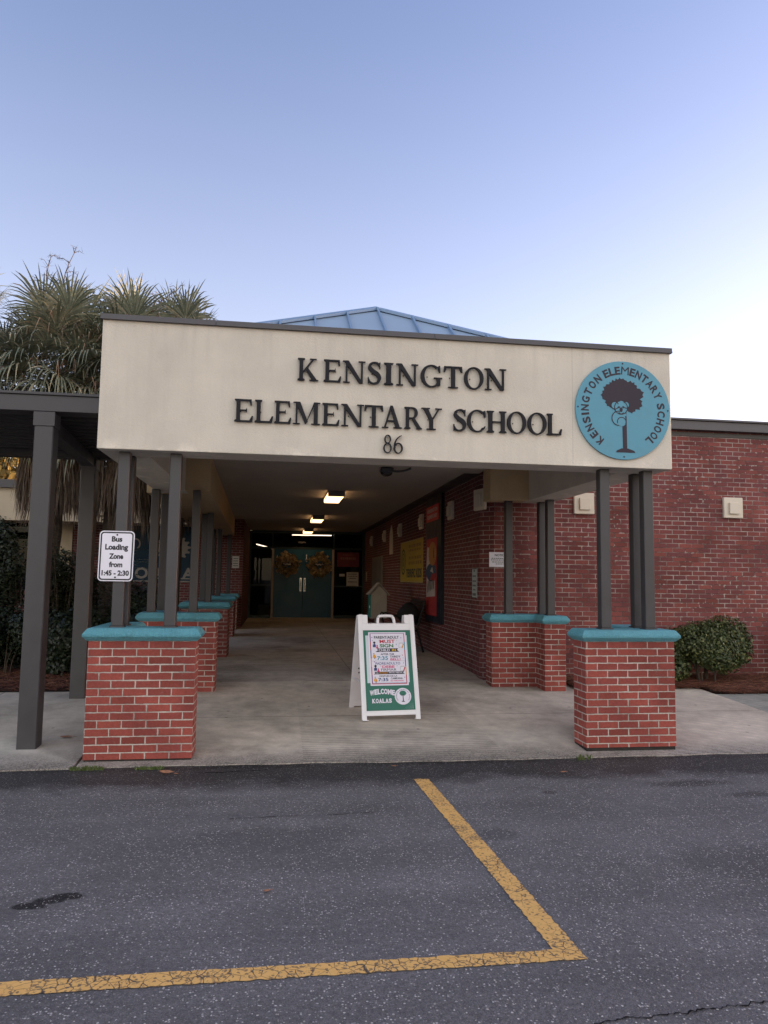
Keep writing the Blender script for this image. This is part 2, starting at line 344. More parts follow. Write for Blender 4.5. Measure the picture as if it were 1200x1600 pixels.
BR_PIER = brick("pier_brick", (.315, .076, .058), (.25, .060, .050), (.50, .455, .40), (.30, .27, .24), msize=.0045, dirt=.34)
BR_WALL = brick("wall_brick", (.230, .068, .058), (.155, .052, .054), (.37, .32, .29), (.09, .068, .06), patch=.6, msize=.0045)
BR_HALL = brick("hall_brick", (.165, .046, .044), (.12, .036, .038), (.34, .30, .27), (.24, .21, .19), msize=.0042)  # corridor darkness put into the colour, a darker copy of the wall brick
STUC = stucco("cream_stucco", (.625, .578, .497), .15, 4.42)
STUC2 = stucco("lamplit_beam", (.54, .40, .24), .1)  # cream stucco with the lamps' ochre light put into its colour
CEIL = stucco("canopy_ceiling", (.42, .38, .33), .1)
BRONZE = corr_metal()
COLM = plain("column_paint", (.047, .045, .049), .45, .45, .15, 5)
COPING = plain("coping_metal", (.060, .056, .064), .4, .5, .12, 3)
TEAL = None
def teal():
    m, nt, b = newmat("teal_cap_paint")
    P = geo_pos(nt)
    n = noise(nt, P, 5, 5, .6); f = noise(nt, P, 150, 4, .7); g = noise(nt, P, 60, 3, .6)
    c = mix(nt, n.outputs[0], (.10, .345, .43), (.15, .44, .53))
    c = mix(nt, 1.0, c, ramp(nt, f.outputs[0], [(.3, .70), (.65, 1.16)]).outputs[0], 'MULTIPLY')
    ch = noise(nt, P, 16, 6, .75)
    c = mix(nt, ramp(nt, ch.outputs[0], [(.66, 0), (.70, .7)]).outputs[0], c, (.20, .30, .31))
    c = mix(nt, ramp(nt, noise(nt, P, 3.5, 5, .7).outputs[0], [(.5, 0), (.75, .4)]).outputs[0], c, (.05, .11, .12))
    lk(nt, c, b.inputs["Base Color"]); b.inputs["Roughness"].default_value = .6; b.inputs["Specular IOR Level"].default_value = .35
    bump(nt, b, math_(nt, 'ADD', f.outputs[0], math_(nt, 'MULTIPLY', g.outputs[0], 1.6)), 1.0, .016)
    MATS["teal_cap_paint"] = m; return m
TEAL = teal()
ASPH = asphalt(); YEL = yellow_paint()
CONC = concrete("concrete", joints=((1, 1.55, .006),))
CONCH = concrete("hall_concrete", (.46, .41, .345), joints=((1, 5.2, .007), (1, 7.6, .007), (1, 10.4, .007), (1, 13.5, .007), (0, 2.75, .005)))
CONC2 = concrete("sidewalk_concrete", (.50, .465, .41), ribs=False, joints=((0, -1.6, .008),))
CONC3 = concrete("path_concrete", (.32, .325, .295), ribs=False, joints=((0, 9.2, .01),))
BLACK = plain("black_paint", (.012, .012, .014), .45, .4)
WHITE = plain("white_paint", (.75, .75, .76), .45, .4, .05)
DARKTXT = plain("dark_letter_paint", (.012, .012, .016), .6, .2, .1)

# ------------------------------------------------------------------ mesh builder
class MB:
    def __init__(s): s.v = []; s.f = []; s.mi = []; s.mats = []; s.X = Matrix.Identity(4); s.uo = (0, 0); s.smooth = False
    def m(s, mat):
        if mat not in s.mats: s.mats.append(mat)
        s.cur = s.mats.index(mat); return s
    def vert(s, p): s.v.append(s.X @ Vector(p)); return len(s.v) - 1
    def face(s, ids): s.f.append(tuple(ids)); s.mi.append(getattr(s, 'cur', 0))
    def poly(s, pts): s.face([s.vert(p) for p in pts])
    def box(s, a, b, bev=0.0):
        x0, y0, z0 = a; x1, y1, z1 = b
        x0, x1 = min(x0, x1), max(x0, x1); y0, y1 = min(y0, y1), max(y0, y1); z0, z1 = min(z0, z1), max(z0, z1)
        if bev <= 0:
            i = [s.vert(p) for p in ((x0,y0,z0),(x1,y0,z0),(x1,y1,z0),(x0,y1,z0),(x0,y0,z1),(x1,y0,z1),(x1,y1,z1),(x0,y1,z1))]
            for q in ((0,3,2,1),(4,5,6,7),(0,1,5,4),(1,2,6,5),(2,3,7,6),(3,0,4,7)): s.face([i[k] for k in q])
        else:   # chamfer the vertical and top/bottom edges
            t = bev
            def ring(z, k):
                return [(x0+k,y0+t+k if 0 else y0+t,z)]
            def oct_(z, e):
                xa, xb, ya, yb = x0+e, x1-e, y0+e, y1-e
                return [s.vert(p) for p in ((xa+t,ya,z),(xb-t,ya,z),(xb,ya+t,z),(xb,yb-t,z),(xb-t,yb,z),(xa+t,yb,z),(xa,yb-t,z),(xa,ya+t,z))]
            rs = [oct_(z0, t*.6), oct_(z0+t, 0), oct_(z1-t, 0), oct_(z1, t*.6)]
            s.face(rs[0][::-1]); s.face(rs[3])
            for a_, b_ in zip(rs, rs[1:]):
                for k in range(8): s.face((a_[k], a_[(k+1)%8], b_[(k+1)%8], b_[k]))
        return s
    def prism(s, pts, d, cap_back=True):
        """pts: 3D polygon; d: extrude vector (back). front face keeps order"""
        d = Vector(d); n = len(pts)
        a = [s.vert(p) for p in pts]; b = [s.vert(Vector(p) + d) for p in pts]
        s.face(a)
        if cap_back: s.face(b[::-1])
        for k in range(n): s.face((a[k], b[k], b[(k+1)%n], a[(k+1)%n]))
        return s
    def tube(s, pts, r, seg=8, r2=None, cap=True):
        pts = [Vector(p) for p in pts]; n = len(pts); rings = []
        for i, p in enumerate(pts):
            t = (pts[min(i+1, n-1)] - pts[max(i-1, 0)]).normalized()
            up = Vector((0, 0, 1)) if abs(t.z) < .9 else Vector((1, 0, 0))
            a = t.cross(up).normalized(); b = a.cross(t)
            rr = r if r2 is None else r + (r2 - r) * i / (n - 1)
            if isinstance(r, (list, tuple)): rr = r[i]
            rings.append([s.vert(p + (a * math.cos(k*2*math.pi/seg) + b * math.sin(k*2*math.pi/seg)) * rr) for k in range(seg)])
        for A, B in zip(rings, rings[1:]):
            for k in range(seg): s.face((A[k], A[(k+1)%seg], B[(k+1)%seg], B[k]))
        if cap: s.face(rings[0][::-1]); s.face(rings[-1])
        return s
    def disc(s, c, ax_u, ax_v, r, n=32, depth=None):
        c = Vector(c); u = Vector(ax_u); v = Vector(ax_v)
        pts = [c + (u*math.cos(k*2*math.pi/n) + v*math.sin(k*2*math.pi/n))*r for k in range(n)]
        if depth is None: s.poly(pts)
        else: s.prism(pts, depth)
        return s
    def strip(s, L, Rr):
        """ribbon of quads between two polylines"""
        a = [s.vert(p) for p in L]; b = [s.vert(p) for p in Rr]
        for k in range(len(a)-1): s.face((a[k], b[k], b[k+1], a[k+1]))
        return s
    def build(s, name, mat=None, parent=None, smooth=False, label=None):
        me = bpy.data.meshes.new(name)
        off = parent_world(parent) if parent else Matrix.Identity(4)
        inv = off.inverted()
        uvs = []
        V = s.v
        me.from_pydata([inv @ p for p in V], [], s.f)
        if mat is not None: me.materials.append(mat)
        else:
            for q in s.mats: me.materials.append(q)
            me.polygons.foreach_set("material_index", s.mi)
        uvl = me.uv_layers.new(name="UVMap")
        flat = []
        for fc in s.f:
            p0 = V[fc[0]]; n = Vector((0, 0, 0))
            for k in range(len(fc)):
                a = V[fc[k]]; b = V[fc[(k+1) % len(fc)]]
                n += Vector(((a.y-b.y)*(a.z+b.z), (a.z-b.z)*(a.x+b.x), (a.x-b.x)*(a.y+b.y)))
            if n.length < 1e-12: n = Vector((0, 0, 1))
            n.normalize()
            if abs(n.z) > .75:
                for k in fc: flat += [V[k].x, V[k].y]
            else:
                t = Vector((-n.y, n.x, 0)).normalized()
                for k in fc: flat += [V[k].dot(t) - s.uo[0], V[k].z - s.uo[1]]
        uvl.data.foreach_set("uv", flat)
        if smooth: me.polygons.foreach_set("use_smooth", [True]*len(me.polygons))
        me.update()
        o = bpy.data.objects.new(name, me); COL.objects.link(o)
        if parent: o.parent = parent
        if label: o["label"] = label
        return o

PW = {}
def parent_world(o):
    chain = Matrix.Identity(4)
    while o is not None:
        chain = (Matrix.Translation(o.location) @ o.rotation_euler.to_matrix().to_4x4()) @ chain
        o = o.parent
    return chain
def thing(name, label, cat, loc=(0, 0, 0), rz=0.0, group=None):
    o = bpy.data.objects.new(name, None); COL.objects.link(o)
    o.location = loc; o.rotation_euler = (0, 0, rz); o.empty_display_size = .1
    return tag(o, label, cat, group)
def tag(o, label, cat, group=None, kind=None):
    o["label"] = label; o["category"] = cat
    if group: o["group"] = group
    if kind: o["kind"] = kind
    return o
def struct(o, label=None, cat=None):
    o["kind"] = "structure"
    if label: o["label"] = label
    if cat: o["category"] = cat
    return o
def copy_tree(o, loc=None, rz=None, label=None, group=None, parent=None):
    c = o.copy(); COL.objects.link(c)
    if parent is not None: c.parent = parent
    if loc is not None: c.location = loc
    if rz is not None: c.rotation_euler = (0, 0, rz)
    if label: c["label"] = label
    if group: c["group"] = group
    for ch in list(o.children): copy_tree(ch, parent=c)
    return c
def bev(o, w=.006, seg=2):
    md = o.modifiers.new("bevel", 'BEVEL'); md.width = w; md.segments = seg; md.limit_method = 'ANGLE'; md.angle_limit = R_(40)
    return o

# text from Blender's built-in font, as 2D polygons
TXT = {}
def text_geo(st, bold=0.0):
    k = (st, bold)
    if k in TXT: return TXT[k]
    cu = bpy.data.curves.new("t", 'FONT'); cu.body = st; cu.size = 1.0; cu.offset = bold; cu.resolution_u = 4; cu.fill_mode = 'FRONT'
    ob = bpy.data.objects.new("t", cu); COL.objects.link(ob)
    dg = bpy.context.evaluated_depsgraph_get(); me = bpy.data.meshes.new_from_object(ob.evaluated_get(dg))
    vs = [(v.co.x, v.co.y) for v in me.vertices]; fs = [tuple(p.vertices) for p in me.polygons]
    bpy.data.objects.remove(ob); bpy.data.curves.remove(cu); bpy.data.meshes.remove(me)
    xs = [a for a, b in vs]; ys = [b for a, b in vs]
    TXT[k] = (vs, fs, min(xs), max(xs), min(ys), max(ys)); return TXT[k]
def text_box(mb, st, fn, cx, cy, wd, ht, bold=0.0, cap=None):
    """fit text into a wd x ht box centred at (cx,cy); fn maps (u,v)->3D. cap: use full 0..capheight as the height"""
    vs, fs, x0, x1, y0, y1 = text_geo(st, bold)
    if cap: y0, y1 = 0.0, .70
    ids = [mb.vert(fn(cx + ((x - x0)/(x1 - x0) - .5)*wd, cy + ((y - y0)/(y1 - y0) - .5)*ht)) for x, y in vs]
    for f in fs:
        mb.face([ids[k] for k in f])

# ------------------------------------------------------------------ ground
def ground_z(y):
    if y < 0: return y * .02
    if y < 4.2: return .05 * y
    return .21 + (y - 4.2) * .003
g = MB()
# one big sheet of asphalt out to the horizon
g.m(ASPH)
xs = [-400, -60, -14, -8, -4, 0, 3, 6, 10, 16, 60, 400]; ys = [-400, -60, -14, -8, -4, -1, -.02, .3, 60, 400]
ids = {}
for i, x in enumerate(xs):
    for j, y in enumerate(ys): ids[i, j] = g.vert((x, y, -.022 if y < .1 else (-.06)))
for i in range(len(xs)-1):
    for j in range(len(ys)-1): g.face((ids[i, j], ids[i+1, j], ids[i+1, j+1], ids[i, j+1]))
struct(g.build("asphalt_lot", ASPH), "dark grey parking lot asphalt speckled with pale stones")
def slab(name, mat, outline_fn, xa, xb, ylist, dz=0.0, lip=True, nx=60, seed=1):
    m = MB(); r = random.Random(seed); rows = []
    for j, y in enumerate(ylist):
        row = []
        for i in range(nx+1):
            x = xa + (xb-xa)*i/nx
            yy = y + (outline_fn(x) if j == 0 else 0)
            row.append(m.vert((x, yy, ground_z(max(yy, -.3)) + dz + (-.0 if j else -.012))))
        rows.append(row)
    for A, B in zip(rows, rows[1:]):
        for i in range(nx): m.face((A[i], A[i+1], B[i+1], B[i]))
    # front lip and sides
    base = [m.vert((m.v[k].x, m.v[k].y - .012, -.06)) for k in rows[0]]
    for i in range(nx): m.face((base[i], base[i+1], rows[0][i+1], rows[0][i]))
    for side in (0, nx):
        for A, B in zip(rows, rows[1:]):
            a, b = m.v[A[side]], m.v[B[side]]
            m.poly([tuple(a), tuple(b), (b.x, b.y, -.07), (a.x, a.y, -.07)])
    return m.build(name, mat)
rw = random.Random(3)
wave = [rw.uniform(-1, 1) for _ in range(400)]
def jag(x):
    t = (x + 20) * 5; i = int(t); f = t - i; a = wave[i % 400]*(1-f) + wave[(i+1) % 400]*f
    return -.12 + a*.018 + .014*math.sin(x*1.3)
ylist = [0, .35, 1, 1.6, 2.6, 4.2, 6, 9, 13.5, 18.4]
struct(slab("concrete_apron", CONC, jag, .012, 7.40, [0, .35, 1, 1.6, 2.6, 3.0, 3.55]), "worn concrete apron and ramp under the canopy")
struct(slab("corridor_floor", CONCH, lambda x: 0, .30, 4.56, [3.552, 4.2, 6, 9, 13.5, 18.4], nx=12), "smooth concrete floor running back to the doors")
struct(slab("sidewalk", CONC2, lambda x: jag(x)-.02, -14, -.012, [0, .35, 1, 1.6, 2.4, 2.95], dz=.004, nx=120), "pale concrete sidewalk under the walkway cover")
struct(slab("side_path", CONC3, lambda x: 0, 7.415, 18, [0.0, .5, 1.4, 2.5], dz=-.004, nx=30), "greenish grey concrete path in front of the planting bed")
m = MB(); m.m(ASPH)
# soil below planting
SOIL = plain("soil", (.035, .022, .016), .95, .1, .3, 8, .5, 60)
m = MB()
for (xa, xb, ya, yb) in ((-30, .30, 2.95, 13.4), (7.405, 30, 2.5, 3.54), (5.6, 7.405, 2.83, 3.54)):
    n = 24
    rows = [[m.vert((xa+(xb-xa)*i/n, ya+(yb-ya)*j/6, ground_z(min(ya+(yb-ya)*j/6, 3.6))+.016+.012*math.sin(i*2.1+j))) for i in range(n+1)] for j in range(7)]
    for A, B in zip(rows, rows[1:]):
        for i in range(n): m.face((A[i], A[i+1], B[i+1], B[i]))
struct(m.build("planting_bed_soil", SOIL), "dark soil of the planting beds beside the entrance")

# parking line
ml = MB(); z = -.018
def quad_strip(mb, a0, a1, b0, b1, n, jit, z, r):
    L = []; Rr = []
    for i in range(n+1):
        t = i/n
        L.append((a0[0]+(a1[0]-a0[0])*t + r.uniform(-jit, jit), a0[1]+(a1[1]-a0[1])*t + r.uniform(-jit, jit), z))
        Rr.append((b0[0]+(b1[0]-b0[0])*t + r.uniform(-jit, jit), b0[1]+(b1[1]-b0[1])*t + r.uniform(-jit, jit), z))
    mb.strip(L, Rr)
quad_strip(ml, (2.750, -.56), (2.862, -3.452), (2.872, -.56), (2.979, -3.545), 160, .005, z, rw)
quad_strip(ml, (-6.0, -3.42), (2.862, -3.452), (-6.0, -3.55), (2.979, -3.545), 420, .005, z, rw)
struct(ml.build("parking_line", YEL), "crazed yellow parking line turning a corner on the asphalt")
# cracks
CRK = plain("crack_dark", (.008, .008, .009), .9, .1)  # near-black colour of the crack strips
mc_ = MB()
def crack(mb, p0, p1, w_, n, seed, amp=.02):
    r = random.Random(seed); L = []; Rr = []; off = 0
    for i in range(n+1):
        t = i/n; off = off*.7 + r.uniform(-amp, amp); ww = w_*(.3 + r.random())*(1 if 0 < i < n else .1)
        x = p0[0]+(p1[0]-p0[0])*t; y = p0[1]+(p1[1]-p0[1])*t + off
        L.append((x, y+ww, p0[2])); Rr.append((x, y-ww, p0[2]))
    mb.strip(L, Rr)
crack(mc_, (2.70, -4.0, -.0182), (3.75, -3.90, -.0182), .0038, 80, 4, .010)
crack(mc_, (1.35, -1.55, -.0182), (1.85, -1.5, -.0182), .003, 30, 5, .01)
crack(mc_, (2.0, -1.52, -.0182), (2.35, -1.5, -.0182), .003, 24, 6, .01)
crack(mc_, (1.0, -.35, -.0182), (1.6, -.30, -.0182), .006, 24, 12, .01)
struct(mc_.build("pavement_cracks", CRK), "thin dark cracks in the asphalt")

# ------------------------------------------------------------------ canopy
ZB, ZT, CZ = 2.689, 3.857, 3.14
cv = thing("entrance_canopy", "long cream stucco canopy carrying raised school lettering over the entrance corridor", "canopy", (2.735, 0, ZB))
m = MB(); m.box((.030, 0, ZB), (5.442, .38, ZT)); bev(m.build("fascia_band", STUC, cv), .006)
m = MB(); m.box((.030, .3805, ZB), (.42, 3.44, ZT-.02)); bev(m.build("side_beam", STUC, cv), .005)
m = MB(); m.box((5.05, .3805, ZB), (5.442, 3.40, ZT-.02)); bev(m.build("side_beam", STUC, cv), .005)
m = MB(); m.box((.4205, 3.05, ZB+.001), (.735, 3.44, CZ+.3)); m.build("rear_beam", STUC2, cv)
m = MB(); m.box((4.50, 3.05, ZB+.001), (5.0495, 3.40, CZ+.3)); m.build("rear_beam", STUC2, cv)
# corridor beam drifts slightly left as it goes back
def bx(y): return .735 - .0272*(y-3.2)
m = MB()
ya, yb = 3.4405, 13.48
A = [(-.13, ya, ZB), (bx(ya), ya, ZB), (bx(yb), yb, ZB), (-.42, yb, ZB)]
top = [(p[0], p[1], CZ+.3) for p in A]
ia = [m.vert(p) for p in A]; it = [m.vert(p) for p in top]
m.face(ia[::-1]); m.face(it)
for k in range(4): m.face((ia[k], ia[(k+1) % 4], it[(k+1) % 4], it[k]))
m.build("corridor_beam", STUC2, cv)
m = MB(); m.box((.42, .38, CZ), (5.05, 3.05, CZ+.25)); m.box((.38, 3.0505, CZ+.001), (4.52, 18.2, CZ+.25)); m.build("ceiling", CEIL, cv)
m = MB(); m.box((.06, .2, CZ+.5), (5.41, 3.40, ZT-.03)); m.box((-.45, 3.45, CZ+.31), (4.55, 18.2, CZ+.5)); m.build("roof_deck", BRONZE, cv)
m = MB(); xs_ = [.012, 1.02, 3.05, 5.46]
for a, b_ in zip(xs_, xs_[1:]):
    m.box((a, -.022, ZT-.004), (b_-.003, .40, 3.903))
    m.box((a+.001, -.030, ZT-.004), (b_-.004, -.0225, ZT+.012))
m.box((.012, .4005, ZT-.004), (.10, 3.46, 3.903)); m.box((5.37, .4005, ZT-.004), (5.46, 3.42, 3.903))
m.build("coping", COPING, cv)

# raised serif lettering ---------------------------------------------------
def ring_pts(cx, cy, rx_, ry_, n=40, a0=0, a1=360):
    return [(cx+rx_*math.cos(R_(a0+(a1-a0)*k/n)), cy+ry_*math.sin(R_(a0+(a1-a0)*k/n))) for k in range(n+1)]
def smooth_curve(pts, n=8):
    out = []; P = [pts[0]]+list(pts)+[pts[-1]]
    for i in range(1, len(P)-2):
        p0, p1, p2, p3 = P[i-1], P[i], P[i+1], P[i+2]
        for k in range(n):
            t = k/n
            out.append(tuple(.5*((2*p1[j])+(-p0[j]+p2[j])*t+(2*p0[j]-5*p1[j]+4*p2[j]-p3[j])*t*t+(-p0[j]+3*p1[j]-3*p2[j]+p3[j])*t**3) for j in range(len(p1))))
    out.append(tuple(pts[-1])); return out
def ribbon(pts):   # pts: (x,y,halfwidth)
    L = []; Rr = []
    for i, p in enumerate(pts):
        a = pts[max(i-1, 0)]; b_ = pts[min(i+1, len(pts)-1)]
        dx, dy = b_[0]-a[0], b_[1]-a[1]; l = math.hypot(dx, dy) or 1
        nx, ny = -dy/l, dx/l
        L.append((p[0]+nx*p[2], p[1]+ny*p[2])); Rr.append((p[0]-nx*p[2], p[1]-ny*p[2]))
    return ('R', L, Rr)
def rect(x0, y0, x1, y1): return ('P', [(x0, y0), (x1, y0), (x1, y1), (x0, y1)])
def pg(*p): return ('P', list(p))
SW, TW, SF = .165, .075, .055
def stem(x, w_=SW, y0=0, y1=1, l=.075, r=.075, sf=SF):
    q = [rect(x, y0, x+w_, y1)]
    if y0 == 0: q.append(pg((x-l, 0), (x+w_+r, 0), (x+w_+r, sf*.8), (x+w_, sf*1.7), (x, sf*1.7), (x-l, sf*.8)))
    if y1 == 1: q.append(pg((x-l, 1), (x-l, 1-sf*.8), (x, 1-sf*1.7), (x+w_, 1-sf*1.7), (x+w_+r, 1-sf*.8), (x+w_+r, 1)))
    return q
def oval(cx, cy, rx_, ry_, tx, ty, n=48, a0=0, a1=360):
    return ('R', ring_pts(cx, cy, rx_, ry_, n, a0, a1), ring_pts(cx, cy, rx_-tx, ry_-ty, n, a0, a1))
def glyph(ch):
    if ch == 'I': return stem(.075), .315
    if ch == 'K': return stem(.075) + [pg((.22, .40), (.62, .95), (.72, .95), (.27, .36)), pg((.34, .50), (.43, .60), (.84, .05), (.62, .05)), rect(.53, 1-SF*.8, .83, 1), rect(.52, 0, .92, SF*.8)], .92
    if ch == 'E': return stem(.075, r=0) + [rect(.2, 1-SF*1.25, .70, 1), pg((.70, 1), (.60, 1-SF), (.66, .74), (.72, .74)), rect(.2, .485, .52, .485+SF), pg((.52, .40), (.52, .64), (.47, .545), (.47, .49)), rect(.2, 0, .72, SF*1.25), pg((.74, 0), (.62, SF), (.72, .27), (.78, .27))], .78
    if ch == 'L': return stem(.075, r=.06) + [rect(.2, 0, .70, SF*1.25), pg((.72, 0), (.60, SF), (.71, .29), (.77, .29))], .77
    if ch == 'N': return [rect(.10, 0, .10+TW, 1), rect(.74, 0, .74+TW, 1), pg((.02, 1), (.22, 1), (.815, 0), (.66, 0)), rect(0, 0, .28, SF*.8), rect(.63, 1-SF*.8, .92, 1), rect(-.02, 1-SF*.8, .15, 1)], .92
    if ch == 'M': return [rect(.10, 0, .10+TW, 1), pg((.08, 1), (.28, 1), (.60, .12), (.50, 0)), pg((.92, 1), (.84, 1), (.50, 0), (.56, .12)), rect(.84, 0, .84+SW, 1), rect(0, 0, .28, SF*.8), rect(.74, 0, 1.10, SF*.8), rect(0, 1-SF*.8, .2, 1), rect(.9, 1-SF*.8, 1.10, 1)], 1.10
    if ch == 'T': return [rect(.30, 0, .30+SW, 1-SF), rect(.17, 0, .59, SF*.8), rect(0, 1-SF*1.25, .76, 1), pg((0, 1), (-.02, .74), (.04, .74), (.12, 1-SF)), pg((.76, 1), (.78, .74), (.72, .74), (.64, 1-SF))], .76
    if ch == 'O': return [oval(.47, .5, .47, .52, .165, .055)], .94
    if ch == 'C': return [oval(.47, .5, .47, .52, .165, .055, 44, 48, 318), pg((.74, .95), (.84, 1.0), (.86, .68), (.80, .68)), pg((.70, .14), (.78, .10), (.86, .24), (.82, .27))], .86
    if ch == 'G': return [oval(.47, .5, .47, .52, .165, .055, 44, 48, 320), pg((.74, .95), (.84, 1.0), (.86, .68), (.80, .68)), rect(.70, .06, .70+SW*.95, .42), rect(.58, .42-SF*.6, .94, .42+SF*.4)], .94
    if ch == 'S':
        c = smooth_curve([(.56, .80, .03), (.46, .945, .04), (.28, .975, .035), (.12, .88, .06), (.10, .72, .085), (.26, .57, .095), (.46, .44, .098), (.55, .27, .085), (.47, .08, .055), (.28, .02, .035), (.12, .07, .035), (.03, .22, .025)])
        return [ribbon(c), pg((.53, .98), (.59, 1.0), (.59, .70), (.55, .70)), pg((.0, .31), (.045, .31), (.06, .02), (.01, 0))], .63
    if ch == 'A': return [pg((.40, 1), (.44, .80), (.20, .03), (.12, .03)), pg((.40, 1.02), (.52, 1.02), (.86, .03), (.66, .03)), rect(.26, .30, .68, .30+SF), rect(.02, 0, .32, SF*.8), rect(.56, 0, .96, SF*.8)], .96
    if ch == 'R': return stem(.075) + [('R', [(.2, 1)]+ring_pts(.42, .735, .27, .265, 20, 90, -90)+[(.2, .47)], [(.2, 1-SF)]+ring_pts(.40, .735, .13, .265-SF, 20, 90, -90)+[(.2, .47+SF)]), pg((.36, .48), (.52, .50), (.88, .03), (.66, .03)), rect(.62, 0, .92, SF*.8)], .90
    if ch == 'Y': return [rect(.34, 0, .34+SW, .48), rect(.22, 0, .62, SF*.8), pg((.06, .97), (.27, .97), (.50, .46), (.345, .44)), pg((.72, .97), (.80, .97), (.50, .44), (.43, .46)), rect(-.02, 1-SF*.8, .36, 1), rect(.60, 1-SF*.8, .90, 1)], .88
    if ch == 'H': return stem(.075) + stem(.62) + [rect(.2, .47, .65, .47+SF)], .86
    if ch == '8': return [oval(.30, .77, .21, .245, .075, .045), oval(.30, .28, .26, .29, .085, .045)], .6
    if ch == '6':
        c = smooth_curve([(.50, 1.0, .018), (.32, .90, .03), (.17, .72, .04), (.10, .50, .045), (.10, .30, .045)])
        return [oval(.31, .29, .27, .30, .09, .045), ribbon(c)], .6
def letter(ch, x0, x1, z0, h, parent, front=-.034, back=-.010):
    parts, wd = glyph(ch); mb = MB(); sx = (x1-x0)/wd
    for k, q in enumerate(parts):
        f = front + k*.0012
        def P(p): return (x0 + p[0]*sx, f, z0 + p[1]*h)
        if q[0] == 'P': mb.prism([P(p) for p in q[1]], (0, back-f, 0))
        else:
            L, Rr = q[1], q[2]; a = [mb.vert(P(p)) for p in L]; b_ = [mb.vert(P(p)) for p in Rr]
            a2 = [mb.vert((P(p)[0], back, P(p)[2])) for p in L]; b2 = [mb.vert((P(p)[0], back, P(p)[2])) for p in Rr]
            for i in range(len(a)-1):
                mb.face((a[i], b_[i], b_[i+1], a[i+1])); mb.face((a2[i], a[i], a[i+1], a2[i+1])); mb.face((b_[i], b2[i], b2[i+1], b_[i+1]))
    # two standoff pins
    mb.box((x0+(x1-x0)*.3, -.012, z0+h*.45), (x0+(x1-x0)*.3+.008, .002, z0+h*.45+.008))
    return mb.build("letter", DARKTXT, parent)
l1 = [('K', 1.765, 1.957), ('E', 2.004, 2.168), ('N', 2.185, 2.391), ('S', 2.414, 2.538), ('I', 2.566, 2.654), ('N', 2.685, 2.891), ('G', 2.914, 3.121), ('T', 3.141, 3.313), ('O', 3.333, 3.523), ('N', 3.538, 3.748)]
l2 = [('E', 1.208, 1.375), ('L', 1.389, 1.555), ('E', 1.564, 1.718), ('M', 1.734, 1.98), ('E', 1.999, 2.159), ('N', 2.176, 2.385), ('T', 2.392, 2.56), ('A', 2.549, 2.741), ('R', 2.764, 2.929), ('Y', 2.929, 3.118), ('S', 3.233, 3.355), ('C', 3.364, 3.544), ('H', 3.556, 3.750), ('O', 3.756, 3.943), ('O', 3.958, 4.146), ('L', 4.152, 4.302)]
l3 = [('8', 2.564, 2.654), ('6', 2.66, 2.755)]
for ls, z0, h, lab in ((l1, 3.386, .207, "upper line of raised dark serif letters reading KENSINGTON on the cream fascia"), (l2, 2.977, .206, "lower line of raised dark serif letters reading ELEMENTARY SCHOOL on the fascia"), (l3, 2.741, .168, "raised dark numerals 86 below the school name")):
    t = thing("raised_lettering", lab, "lettering", ((ls[0][1]+ls[-1][2])/2, 0, z0))
    for ch, a, b_ in ls: letter(ch, a, b_, z0, h, t)

# round school emblem -------------------------------------------------------
lg = thing("round_emblem_sign", "round blue school emblem with a dark tree at the right end of the fascia", "sign", (4.93, 0, 3.252))
BLUE = plain("emblem_blue", (.085, .275, .375), .45, .4, .07, 4)
EMB = plain("emblem_dark", (.034, .026, .038), .6, .3, .1)
cx, cz, rr_ = 4.930, 3.252, .487
m = MB(); m.disc((cx, -.024, cz), (1, 0, 0), (0, 0, 1), rr_, 72, (0, .02, 0)); m.build("disc", BLUE, lg)
def em(u, v, k=0): return (cx + u*rr_, -.0255-k*.0006, cz + v*rr_)
m = MB()
def arc_text(mb, st, fn, a_start, a_end, rad, hgt, wd, bold=.02):
    """letters round a circle, tops outward"""
    wt = [{'I': .5, 'M': 1.3, ' ': .7, 'E': .9, 'L': .85}.get(ch, 1.0) for ch in st]
    tot = sum(wt) - wt[0]/2 - wt[-1]/2; acc = -wt[0]/2
    for i, ch in enumerate(st):
        acc += wt[i]; mid = acc - wt[i]/2
        if ch == ' ': continue
        a = R_(a_start + (a_end-a_start)*mid/tot)
        ca, sa = math.cos(a), math.sin(a)
        ww = wd*(.36 if ch == 'I' else 1.3 if ch == 'M' else .9 if ch in 'EL' else 1)
        def f(u, v): 
            return fn((rad+v)*ca + u*sa, (rad+v)*sa - u*ca)
        text_box(mb, ch, f, 0, 0, ww, hgt, 0.0 if ch == 'M' else bold)
arc_text(m, "KENSINGTON", lambda u, v: em(u, v), 231, 131, .81, .165, .125, .035)
m.build("arc_lettering", EMB, lg); m = MB()
arc_text(m, "ELEMENTARY", lambda u, v: em(u, v), 116, 24, .81, .165, .125, .035)
m.build("arc_lettering", EMB, lg); m = MB()
arc_text(m, "SCHOOL", lambda u, v: em(u, v), 8, -48, .81, .165, .125, .035)
m.build("arc_lettering", EMB, lg)
m = MB()
rr2 = random.Random(5)
